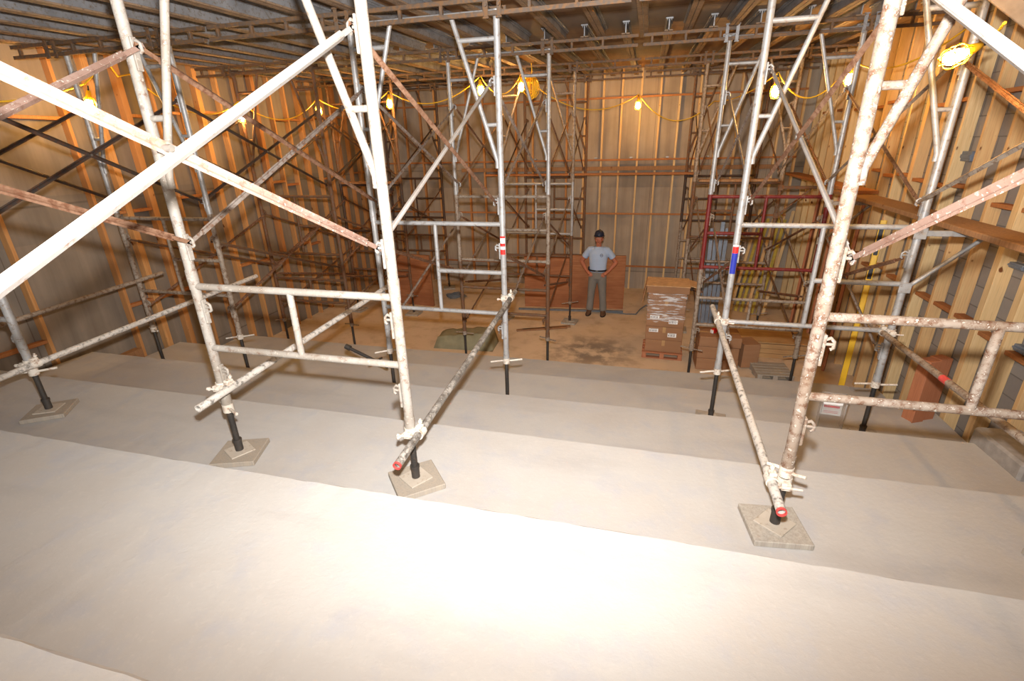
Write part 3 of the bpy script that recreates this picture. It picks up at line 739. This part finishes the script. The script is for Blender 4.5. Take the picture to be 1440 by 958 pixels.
# ------------------------------------------------------------------ things on the flat floor
# carton stack on a pallet
PX, PY, PA = .50, 8.2, math.radians(-2)
def pallet(x, y, a, lab, w=.66, d=.6, z=0, mat='pad_wood'):
    root = thing('pallet', lab, 'pallet', (x, y, z), None, (0, 0, a))
    for i in range(3):
        m = MB(); m.bbox(((-.5+i*.5)*(w-.08), 0, .055), (.07, d, .075), b=.004); m.build('stringer', M[mat], root)
    for i in range(5):
        m = MB(); m.bbox((0, (-.5+i*.25)*(d-.09), .102), (w, .09, .018), b=.003); m.build('deck_board', M[mat], root)
    for i in range(3):
        m = MB(); m.bbox((0, (-.5+i*.5)*(d-.09), .009), (w, .09, .018), b=.003); m.build('bottom_board', M[mat], root)
    return root
pallet(PX, PY, PA, 'small timber pallet under the tall carton stack', mat='post_red')
def carton(x, y, z, sx, sy, sz, a, lab, labels=True, group='cartons stacked on the pallet'):
    root = thing('carton', lab, 'carton', (x, y, z), group, (0, 0, a))
    m = MB(); m.bbox((0, 0, sz/2), (sx, sy, sz-.002), b=.006); m.build('box', M['cardboard'], root)
    m = MB(); m.box((0, 0, sz-.0005), (sx*.99, .05, .0012)); m.box((0, -sy/2-.0006, sz-.05), (.05, .0012, .1)); m.build('tape', M['plywood_pale'], root)
    if labels:
        for (u, v, w, h) in labels:
            lb = MB(); lb.box((u, -sy/2-.0012, v), (w, .0016, h)); l_ = lb.build('paper_label', M['white_label'], root)
            pr = MB()
            for k in range(5): pr.box((u-w*.38+k*w*.16, -sy/2-.0024, v-.005), (w*.05 if k % 2 else w*.09, .0008, h*.5))
            pr.box((u, -sy/2-.0024, v+h*.36), (w*.7, .0008, h*.08)); pr.build('print', M['label_ink'], l_)
    return root
zz = .112
heights = [.215, .235, .235, .235, .225]
names = ['bottom carton of the tall stack, plain front', 'labelled carton second from the bottom of the tall stack', 'labelled carton in the middle of the tall stack', 'film-wrapped carton second from the top of the tall stack', 'film-wrapped carton below the cap of the tall stack']
for i, hgt in enumerate(heights):
    lab_ = None
    if i in (1, 2): lab_ = ((-.17, .17, .15, .06), (.13, .10, .14, .07))
    carton(PX+(.008, .0, .004, -.004, 0)[i], PY, zz, .60-.012*(i == 0), .50, hgt, PA+(.0, .01, -.008, .012, 0)[i], names[i], lab_)
    zz += hgt
# sagging cap of cardboard over the stack
root = thing('cardboard_cap', 'sagging cardboard cap with drooping flaps on top of the tall carton stack', 'cardboard sheet', (PX, PY, zz), None, (0, 0, PA))
m = MB(); m.bbox((0, 0, .012), (.68, .58, .014), b=.004); m.build('sheet', M['cardboard_inside'], root)
m = MB(); m.box((-.365, 0, -.13), (.012, .56, .29), RY(.15)); m.box((0, -.293, -.045), (.66, .008, .11), RX(.12)); m.build('flap', M['cardboard'], root)
m = MB(); m.box((.40, .0, .0), (.14, .40, .010), RY(.25)); m.build('side_flap', M['cardboard_inside'], root)
# stretch film: a thin skin round the upper cartons
root = tag(MB().build('stretch_film', M['wrap_film']), 'shiny clear stretch film round the upper cartons of the tall stack', 'stretch film')
m = MB(); r_ = random.Random(2); n = 60; loop = []
for i in range(n):
    a = 2*math.pi*i/n; c_, s_ = math.cos(a), math.sin(a); k = 1/max(abs(c_)/.312, abs(s_)/.262); loop.append((c_*k, s_*k))
vs = []; zsl = [.66, .74, .82, .9, .98, 1.06, 1.13, 1.2]
for z in zsl:
    for (x_, y_) in loop: vs.append((PX+x_*(1+r_.uniform(0, .012)), PY+y_*(1+r_.uniform(0, .014)), z+r_.uniform(-.02, .02)))
fs = [(i*n+k, i*n+(k+1) % n, (i+1)*n+(k+1) % n, (i+1)*n+k) for i in range(len(zsl)-1) for k in range(n)]
m.add(vs, fs, True); me = m.mesh('stretch_film'); me.materials.append(M['wrap_film']); root.data = me
# low pile of two cartons with a red tool
carton(1.32, 7.84, 0, .62, .46, .2, .02, 'lower plain carton of the low pile beside the grey studs', None, 'cartons of the low pile')
carton(1.32, 7.84, .2, .61, .46, .2, -.01, 'middle plain carton of the low pile beside the grey studs', None, 'cartons of the low pile')
carton(1.33, 7.85, .4, .62, .47, .17, .015, 'top carton of the low pile carrying a red tape gun', None, 'cartons of the low pile')
root = thing('tape_gun', 'red tape gun lying on the low carton pile', 'tape gun', (1.25, 7.8, .575), None, (0, 0, .5))
m = MB(); m.tube((0, -.02, .04), (0, .03, .04), .04, 16); m.build('roll', M['red_paint'], root)
m = MB(); m.path([(.03, 0, .03), (.09, 0, .02), (.16, .02, .014), (.22, .05, .012)], .012, 7); m.build('handle', M['black_plastic'], root)
m = MB(); m.box((-.045, 0, .03), (.02, .05, .05)); m.build('blade', M['white_label'], root)
# open carton flap beside the pile
m = MB(); m.box((0, 0, .22), (.26, .32, .40)); tag(m.build('open_carton', M['cardboard'], None, (1.80, 7.95, 0), (0, 0, .25)), 'loose brown carton right of the low pile', 'carton')
pallet(2.12, 7.62, .06, 'broken pallet on the floor right of the low carton pile', .52, .5)
# plywood and lumber pile at the right
m = MB(); root = thing('lumber_stack', 'stack of pale boards under a plywood sheet by the right studs', 'lumber stack', (2.25, 8.75, 0))
for i in range(3):
    for j in range(4):
        m = MB(); m.bbox((.0, -.35+j*.2, .04+i*.085), (1.35, .18, .08), b=.004); m.build('board', M['plywood_pale'], root)
m = MB(); m.bbox((0, -.02, .275), (1.4, .86, .018), b=.003); m.build('plywood_sheet', M['plywood_pale'], root)
# grey steel studs leaning in a bundle
for i in range(5):
    L = 2.0-.12*(i % 3); root = thing('steel_stud', f'blue-grey steel stud leaning upright behind the tall cartons, {ORD[i]} from the left', 'steel stud', (1.26+i*.075, 9.95-.02*(i % 2), 0), 'steel studs leaning upright', (-.09, .01*i-.02, 0))
    m = MB(); m.box((0, 0, L/2), (.066, .003, L))
    for s in (-1, 1): m.box((s*.032, .02, L/2), (.003, .04, L)); m.box((s*.028, .04, L/2), (.01, .003, L))
    m.build('channel', M['track_blue'], root)
# dusty yellow boards leaning in the back right corner
for i in range(7):
    L = 2.3-.1*(i % 3); x = 2.35+i*.1
    m = MB(); m.bbox((0, -.02, L/2), (.045, .018, L), b=.003); m.bbox((0, .02, L/2), (.045, .018, L), b=.003); m.box((0, 0, L/2), (.02, .03, L*.98))
    tag(m.build('formwork_beam', M['yellow_dusty' if i % 3 else 'stud_pine'], None, (x-.35, 10.9-.04*i, 0), (-.42, .28, .1)), f"{'yellow' if i % 3 else 'pale'} timber formwork beam leaning in the back right corner, {ORD[i]} from the left", 'formwork beam', 'formwork beams leaning at right')
# loose studs leaning near the right wall
for i in range(9):
    L = 2.6-.08*(i % 4)
    m = MB(); m.bbox((0, 0, L/2), (.09, .04, L), b=.003)
    tag(m.build('loose_board', M['stud_pine' if i % 2 else 'post_red'], None, (2.94+.012*(i % 3), 9.9-.24*i, 0), (0, .06, .9+.1*(i % 3))), f"loose sawn board leaning on right wall studs, {ORD[i]} from the back", 'board', 'loose boards leaning at right')
# yellow spirit level leaning upright
root = thing('spirit_level', 'long yellow spirit level standing against the right wall studs', 'spirit level', (3.04, 7.42, 0), None, (-.14, 0, -.4))
m = MB(); L = 2.40
m.bbox((0, 0, .80), (.075, .03, 1.6), b=.003); m.bbox((0, 0, 1.84), (.075, .03, .18), b=.003); m.bbox((0, 0, L-.035), (.075, .03, .07), b=.003)
for s in (-1, 1): m.bbox((s*.031, 0, L/2+.4), (.013, .03, L-.8), b=.003)
m.build('body', M['yellow_level'], root)
m = MB(); m.box((0, .006, 2.13), (.05, .012, .40)); m.box((0, .006, 1.675), (.05, .012, .15)); m.build('vial_window', M['black_plastic'], root)
# clear plastic sign holder on the steps
root = thing('sign_holder', 'clear plastic box with a red and white paper standing on the right-hand steps', 'sign holder', (1.87, 4.62, tz(4)), None, (0, 0, -.1))
m = MB()
for s in (-1, 1): m.box((s*.098, 0, .25), (.004, .10, .50))
m.box((0, .048, .25), (.2, .004, .50)); m.box((0, -.048, .21), (.2, .004, .42)); m.box((0, 0, .002), (.2, .1, .004)); m.build('shell', M['clear_plastic'], root)
m = MB(); m.box((0, .03, .34), (.17, .002, .14)); p_ = m.build('paper', M['white_label'], root)
m = MB(); m.box((0, .0285, .36), (.13, .001, .022)); m.box((0, .0285, .31), (.12, .001, .004)); m.box((0, .0285, .295), (.12, .001, .004)); m.build('print', M['red_paint'], p_)
m = MB()
for s in (-1, 1): m.box((s*.055, .028, .455), (.05, .002, .07))
m.build('paper_tab', M['white_label'], root)
# dark steel channel off-cut on the steps
m = MB(); m.box((0, 0, .005), (.26, .1, .01)); m.box((0, .045, .03), (.26, .01, .06)); m.box((0, -.045, .03), (.26, .01, .06)); m.box((-.08, 0, .06), (.05, .1, .01))
tag(m.build('channel_offcut', M['steel_dark'], None, (1.52, 4.62, tz(4)), (0, 0, -.1)), 'dark bent steel channel off-cut behind the right front leg', 'steel off-cut')
# concrete block at the right edge
m = MB(); m.bbox((0, 0, .09), (.34, .55, .18), b=.02); tag(m.build('concrete_block', M['block_grey'], None, (2.98, 4.05, tz(3)-.05), (0, 0, .05)), 'grey concrete block beside the steps at right edge', 'concrete block')
m = MB(); m.bbox((0, 0, .11), (.12, .30, .22), b=.004); m.bbox((.064, 0, .11), (.012, .2, .14), b=.003); tag(m.build('timber_offcut', M['plank'], None, (-6.75, 4.62, tz(4)-.02), (0, 0, .1)), 'short timber block lying against the left wall at the steps', 'timber block')
m = MB(); m.bbox((0, 0, 0), (.5, .018, .45), b=.002); tag(m.build('plywood_offcut', M['rubble'], None, (2.36, 4.463, H+.92), (0, .62, 0)), 'grey-brown board off-cut hanging by the top of the right tower leg', 'board')
# reddish post pair standing beside the steps
root = thing('timber_post', 'short reddish double timber post standing beside the steps at right', 'timber post', (2.93, 5.3, tz(5)-.30), None, (0, 0, .45))
for s in (-1, 1):
    m = MB(); m.bbox((s*.075, .01*s, .66), (.145, .12, 1.32), b=.006); m.build('plank', M['post_red'], root)
# plywood panels leaning on the back scaffold
def panel(x0, y0, x1, y1, h, mat, lab, fr=True):
    P, Q = Vector((x0, y0, 0)), Vector((x1, y1, 0)); d = Q-P; a = math.atan2(d.y, d.x); L = d.length
    root = thing('plywood_sheet', lab, 'plywood sheet', P, 'plywood panels standing on the floor', (.04, 0, a))
    m = MB(); m.bbox((L/2, 0, h/2), (L, .02, h), b=.003); m.build('sheet', M[mat], root)
    if fr:
        m = MB()
        for z in (.03, h-.03): m.bbox((L/2, .035, z), (L, .045, .06), b=.004)
        for x in (.03, L-.03): m.bbox((x, .035, h/2), (.06, .045, h-.12), b=.004)
        m.build('frame', M['plank'], root)
panel(-2.46, 10.35, -.27, 10.55, 1.2, 'plywood_brown', 'wide reddish plywood panel standing behind the worker')
panel(-5.72, 10.1, -4.55, 9.95, 1.2, 'plywood_brown', 'brown plywood panel standing left, beyond the middle scaffold')
m = MB(); m.bbox((0, 0, 0), (2.3, .05, .04), b=.004); tag(m.build('floor_batten', M['cable_grey'], None, (-1.4, 10.2, .02), (0, 0, .09)), 'grey batten lying along the foot of the plywood panel', 'batten')
for i, (x, y, a, L) in enumerate(((-1.75, 8.95, .42, 1.1), (-1.72, 9.02, .36, .9))):
    m = MB(); m.bbox((0, 0, .02+.0*i), (L, .06, .035), b=.003); tag(m.build('floor_board', M['plank'], None, (x, y-.09*i, 0), (0, 0, a)), f"{'longer' if i == 0 else 'shorter'} loose board lying on the floor left of the worker", 'board', 'loose boards on the floor')
# cable and coils
cord([(-.7, 10.25, .012), (-.2, 10.18, .012), (.02, 10.2, .012), (.1, 10.5, .03), (.22, 10.75, .05), (.45, 10.8, .03), (.8, 10.7, .012)], 'grey cable curving from the plywood panel towards the cartons', 'cable_grey', .014, 'floor_cable', 'cables on the floor')
cord([(1.1, 8.75, .012), (1.5, 9.6, .012), (1.9, 9.5, .012), (2.3, 9.55, .012), (2.75, 9.2, .012)], 'dark cable across the floor behind the low cartons', 'black_plastic', .011, 'floor_cable', 'cables on the floor')
rc = random.Random(9); pts = []
for k in range(70): 
    a = k*.55; r = .16+.05*math.sin(k*1.7); pts.append((r*1.3*math.cos(a), r*math.sin(a), .015+.001*k))
m = MB(); m.path(pts, .009, 6); tag(m.build('cable_coil', M['cable_grey'], None, (-4.3, 10.75, 0)), 'grey cable coiled on the floor beyond the middle scaffold', 'cable coil')
# trash pile: crumpled scraps near the right
sc = random.Random(4)
for i in range(7):
    m = MB(); r = sc.uniform(.05, .12); vs0 = MB(); vs0.ball((0, 0, 0), r, (1.3, 1, .5), 9, 6)
    vs = [(v[0]*(1+sc.uniform(-.3, .3)), v[1]*(1+sc.uniform(-.3, .3)), max(v[2]+r*.45, 0)) for v in vs0.v]; m.add(vs, vs0.f)
    tag(m.build('scrap', M[('white_label', 'rubble', 'blue_plastic', 'rubble', 'rubble', 'white_label', 'rubble')[i]], None, (2.05+.13*i+sc.uniform(-.06, .06), 9.75+sc.uniform(-.25, .2), 0)), f"{('white', 'tan', 'blue', 'tan', 'tan', 'white', 'tan')[i]} crumpled scrap on the floor at right, {ORD[i]} from the left", 'scrap', 'crumpled scraps')
# olive sheet covered mound behind the last step
root = thing('tarp_mound', 'low olive-green tarpaulin mound behind the last step', 'tarpaulin', (-3.0, 7.86, 0), None, (0, 0, .05))
m = MB(); n = 14; vs = []; k_ = 10
for j in range(k_+1):
    for i in range(n+1):
        u = i/n; v = j/k_; e = min(1, min(u, 1-u)*22, min(v, 1-v)*14)
        vs.append((-.56+1.12*u, -.25+.5*v, (.20+.13*u)*e**.6+.012*math.sin(i*1.9+j)*e))
m.add(vs, [(j*(n+1)+i, j*(n+1)+i+1, (j+1)*(n+1)+i+1, (j+1)*(n+1)+i) for j in range(k_) for i in range(n)], True); m.build('sheet', M['olive_tarp'], root)
# spare jack leaning against the second-row leg
root = thing('spare_jack', 'spare dark screw jack leaning on the left second-row leg of the middle tower', 'screw jack', (-3.05, 4.62, tz(4)+.36))
m = MB(); m.tube((-.22, 0, .20), (.30, -.03, 0), .02, 12); m.tube((-.24, 0, .21), (-.18, 0, .185), .032, 10); m.build('screw', M['jack_black'], root)
m = MB(); m.path([(.1, -.1, .05), (.14, 0, .055), (.16, .1, .05)], .012, 8); m.build('handle_nut', M['jack_black'], root)

# ------------------------------------------------------------------ the worker
PXW, PYW = -.82, 10.08
def remesh(mb, name, mat, parent, voxel, it=3, fac=.5):
    me = mb.mesh(name+'_src'); o = bpy.data.objects.new('tmp', me); COL.objects.link(o)
    r = o.modifiers.new('r', 'REMESH'); r.mode = 'VOXEL'; r.voxel_size = voxel; r.use_smooth_shade = True
    s = o.modifiers.new('s', 'SMOOTH'); s.iterations = it; s.factor = fac
    dg = bpy.context.evaluated_depsgraph_get(); dg.update()
    out = bpy.data.meshes.new_from_object(o.evaluated_get(dg)); bpy.data.objects.remove(o); bpy.data.meshes.remove(me)
    out.name = name; out.materials.clear(); out.materials.append(mat)
    out.polygons.foreach_set('use_smooth', [True]*len(out.polygons))
    return link(out, name, parent)
wk = thing('person', 'man in pale blue T-shirt, dark hard hat and grey trousers, hands on hips', 'person', (PXW, PYW, 0), None, (0, 0, math.radians(-4)))
# body: head, neck, trunk, arms, hands, legs as one surface
b = MB()
b.loft([((0, .005, 1.50), .05, .055), ((0, 0, 1.535), .052, .06), ((0, -.012, 1.56), .055, .072), ((0, -.008, 1.60), .068, .085), ((0, 0, 1.645), .074, .094), ((0, .005, 1.69), .076, .098), ((0, .008, 1.73), .068, .088), ((0, .008, 1.76), .04, .055)], 20)
b.loft([((0, .015, 1.40), .075, .062), ((0, .012, 1.46), .056, .056), ((0, .008, 1.53), .052, .054)], 16)       # neck
b.ball((0, -.098, 1.605), .017, (.85, 1.1, 1.25)); b.ball((0, -.092, 1.635), .012, (.8, 1, 1.8))                  # nose
b.ball((0, -.082, 1.535), .028, (1.1, .8, .8)); b.ball((0, -.078, 1.66), .03, (2, .6, .5))                        # chin, brow
for s in (-1, 1):
    b.ball((s*.077, .012, 1.615), .025, (.45, .8, 1.25)); b.ball((s*.04, -.068, 1.595), .026, (1, .8, .8))         # ears, cheeks
b.loft([((0, 0, .90), .15, .105), ((0, 0, 1.02), .14, .10), ((0, .005, 1.15), .15, .105), ((0, .005, 1.28), .17, .112), ((0, .01, 1.38), .165, .10), ((0, .012, 1.44), .10, .07)], 20)
SH, EL, WR = Vector((.185, .01, 1.405)), Vector((.36, .075, 1.135)), Vector((.225, -.055, .965))
for s in (-1, 1):
    fl = lambda v: Vector((v[0]*s, v[1], v[2]))
    b.path([fl(SH), fl(SH.lerp(EL, .3)), fl(SH.lerp(EL, .7)), fl(EL)], [.058, .055, .047, .042], 14)
    b.ball(fl(EL), .043)
    b.path([fl(EL), fl(EL.lerp(WR, .3)), fl(EL.lerp(WR, .7)), fl(WR)], [.042, .045, .035, .028], 14)
    pd = Vector((-.085, -.055, -.055)); pc = WR+pd*.5                       # palm lies on the hip, fingers forward and down
    b.path([fl(WR), fl(WR+pd*.35), fl(WR+pd*.8), fl(WR+pd)], [.027, .036, .038, .03], 12)
    spread = Vector((.012, -.008, -.030))
    for k, (ln, r) in enumerate(((.068, .0095), (.078, .010), (.072, .0098), (.056, .0085))):
        base = WR+pd*.85+spread*(k-1.1)*.75
        d1 = Vector((-.8, -.25, -.42)).normalized(); d2_ = Vector((-.72, .18, -.55)).normalized()
        b.path([fl(base), fl(base+d1*ln*.5), fl(base+d1*ln*.5+d2_*ln*.32), fl(base+d1*ln*.5+d2_*ln*.58)], [r*1.1, r, r*.92, r*.75], 8)
    tb = WR+pd*.3+Vector((.0, .012, .02))
    b.path([fl(tb), fl(tb+Vector((.002, .045, .0))), fl(tb+Vector((-.012, .075, -.01)))], [.013, .0115, .009], 8)    # thumb round the back of the hip
    b.path([(s*.085, 0, .90), (s*.10, -.005, .72), (s*.125, 0, .50), (s*.14, .01, .30), (s*.15, .015, .09)], [.088, .08, .06, .05, .038], 14)
    b.path([(s*.152, .02, .05), (s*.162, -.06, .04), (s*.17, -.12, .03)], [.036, .034, .024], 10)
body = remesh(b, 'body', M['skin'], wk, .007, 2)
# T-shirt
b = MB()
b.loft([((0, 0, .945), .178, .125), ((0, 0, 1.0), .178, .128), ((0, -.004, 1.10), .180, .130), ((0, 0, 1.22), .192, .134), ((0, .004, 1.33), .20, .128), ((0, .008, 1.40), .185, .105), ((0, .01, 1.445), .12, .078), ((0, .01, 1.47), .078, .070)], 24)
for s in (-1, 1):
    fl = lambda v: Vector((v[0]*s, v[1], v[2]))
    b.path([fl((.10, .01, 1.415)), fl(SH+Vector((-.01, 0, -.005))), fl(SH.lerp(EL, .3)), fl(SH.lerp(EL, .62))], [.06, .070, .068, .070], 16)
shirt = remesh(b, 'shirt', M['shirt'], wk, .009, 3)
m = MB(); m.tube((.085, -.1325, 1.315), (.085, -.1385, 1.315), .032, 18); lg = m.build('chest_logo', M['logo_ink'], shirt)
m = MB(); m.tube((.085, -.138, 1.315), (.085, -.1395, 1.315), .023, 16); m.build('logo_centre', M['shirt'], shirt)
m = MB(); m.box((.085, -.14, 1.315), (.034, .0015, .010)); m.build('logo_bar', M['logo_ink'], shirt)
# trousers
b = MB()
b.loft([((0, 0, .985), .172, .120), ((0, 0, .93), .178, .126), ((0, .004, .86), .182, .128), ((0, .004, .80), .172, .12)], 24)
for s in (-1, 1):
    b.path([(s*.088, 0, .86), (s*.098, -.004, .72), (s*.118, -.004, .52), (s*.132, .008, .32), (s*.146, .01, .10)], [.102, .096, .080, .074, .078], 16)
tr = remesh(b, 'trousers', M['trousers'], wk, .010, 3)
# belt with buckle and phone pouch
m = MB(); n = 28; vs = []
for z in (.965, 1.0):
    vs += [(.1835*math.cos(2*math.pi*i/n), .1335*math.sin(2*math.pi*i/n), z) for i in range(n)]
    vs += [(.176*math.cos(2*math.pi*i/n), .125*math.sin(2*math.pi*i/n), z) for i in range(n)]
q = lambda i: (i+1) % n
m.add(vs, [(i, q(i), 2*n+q(i), 2*n+i) for i in range(n)]+[(n+q(i), n+i, 3*n+i, 3*n+q(i)) for i in range(n)]+[(2*n+i, 2*n+q(i), 3*n+q(i), 3*n+i) for i in range(n)]+[(q(i), i, n+i, n+q(i)) for i in range(n)], True)
bl = m.build('belt', M['belt'], wk)
m = MB(); m.bbox((0, -.136, .982), (.05, .008, .036), b=.003); m.build('buckle', M['steel_bolt'], bl)
m = MB(); m.bbox((-.182, -.03, 1.0), (.03, .07, .10), b=.006); m.build('phone_pouch', M['belt'], bl)
# boots
for s in (-1, 1):
    m = MB()
    m.loft([((s*.148, .02, .13), .056, .062), ((s*.148, .015, .09), .054, .066), ((s*.15, -.01, .07), .054, .10), ((s*.155, -.035, .045), .056, .135), ((s*.158, -.04, .02), .056, .145)], 18); bt = m.build('boot', M['boot'], wk)
    m = MB(); m.loft([((s*.158, -.04, .022), .059, .149), ((s*.158, -.04, 0), .059, .149)], 18); m.build('sole', M['belt'], bt)
# hard hat
m = MB()
m.loft([((0, .006, 1.685), .098, .122), ((0, .006, 1.715), .098, .120), ((0, .006, 1.755), .088, .106), ((0, .006, 1.785), .065, .080), ((0, .006, 1.802), .034, .045), ((0, .006, 1.806), .008, .01)], 24); ht = m.build('hard_hat', M['hat_navy'], wk)
m = MB(); m.loft([((0, -.006, 1.684), .112, .140), ((0, -.004, 1.692), .108, .136)], 24); m.ball((0, -.12, 1.686), .06, (1.2, .8, .1)); m.build('brim', M['hat_navy'], ht)
m = MB(); m.bbox((0, .006, 1.803), (.026, .15, .012), b=.004); m.build('ridge', M['hat_navy'], ht)
m = MB()
for s in (-1, 1): m.ball((s*.070, .035, 1.65), .03, (.4, 1.5, 1.3))
m.ball((0, .085, 1.63), .05, (1.2, .5, 1.1)); m.build('hair', M['hair'], wk)
for s in (-1, 1):
    m = MB(); m.ball((s*.030, -.083, 1.642), .0105, (1.2, .7, .7)); e = m.build('eye', M['eye_white'], wk)
    m = MB(); m.ball((s*.030, -.0895, 1.642), .005); m.build('pupil', M['hair'], e)
m = MB(); m.ball((0, -.0885, 1.568), .022, (1.1, .45, .32)); m.build('mouth', M['lips'], wk)

# ------------------------------------------------------------------ lights
w = bpy.data.worlds.new('World'); S.world = w; w.use_nodes = True
w.node_tree.nodes['Background'].inputs[0].default_value = (1, .93, .85, 1); w.node_tree.nodes['Background'].inputs[1].default_value = 1.3
# the photographer's flash, just above the lens
fl_ = bpy.data.lights.new('camera_flash', 'SPOT'); fl_.energy = 1420; fl_.shadow_soft_size = .04; fl_.spot_size = math.radians(170); fl_.spot_blend = 1.0; fl_.color = (1, .98, .96)
fo = bpy.data.objects.new('camera_flash', fl_); COL.objects.link(fo)
fo.location = Vector((0, 0, H))-d2*.24+fw*.02
aim = (fw*math.cos(math.radians(31))-d2*math.sin(math.radians(31))).normalized()
fo.scale = (1.05, 1, 1)   # a flash tube throws a beam wider than it is tall
fo.rotation_euler = (-aim).to_track_quat('Z', 'Y').to_euler()
# ------------------------------------------------------------------ colour management
vs_ = S.view_settings; vs_.view_transform = 'Standard'; vs_.look = 'None'; vs_.gamma = 1; vs_.use_curve_mapping = False; vs_.exposure = .36
S.display_settings.display_device = 'sRGB'
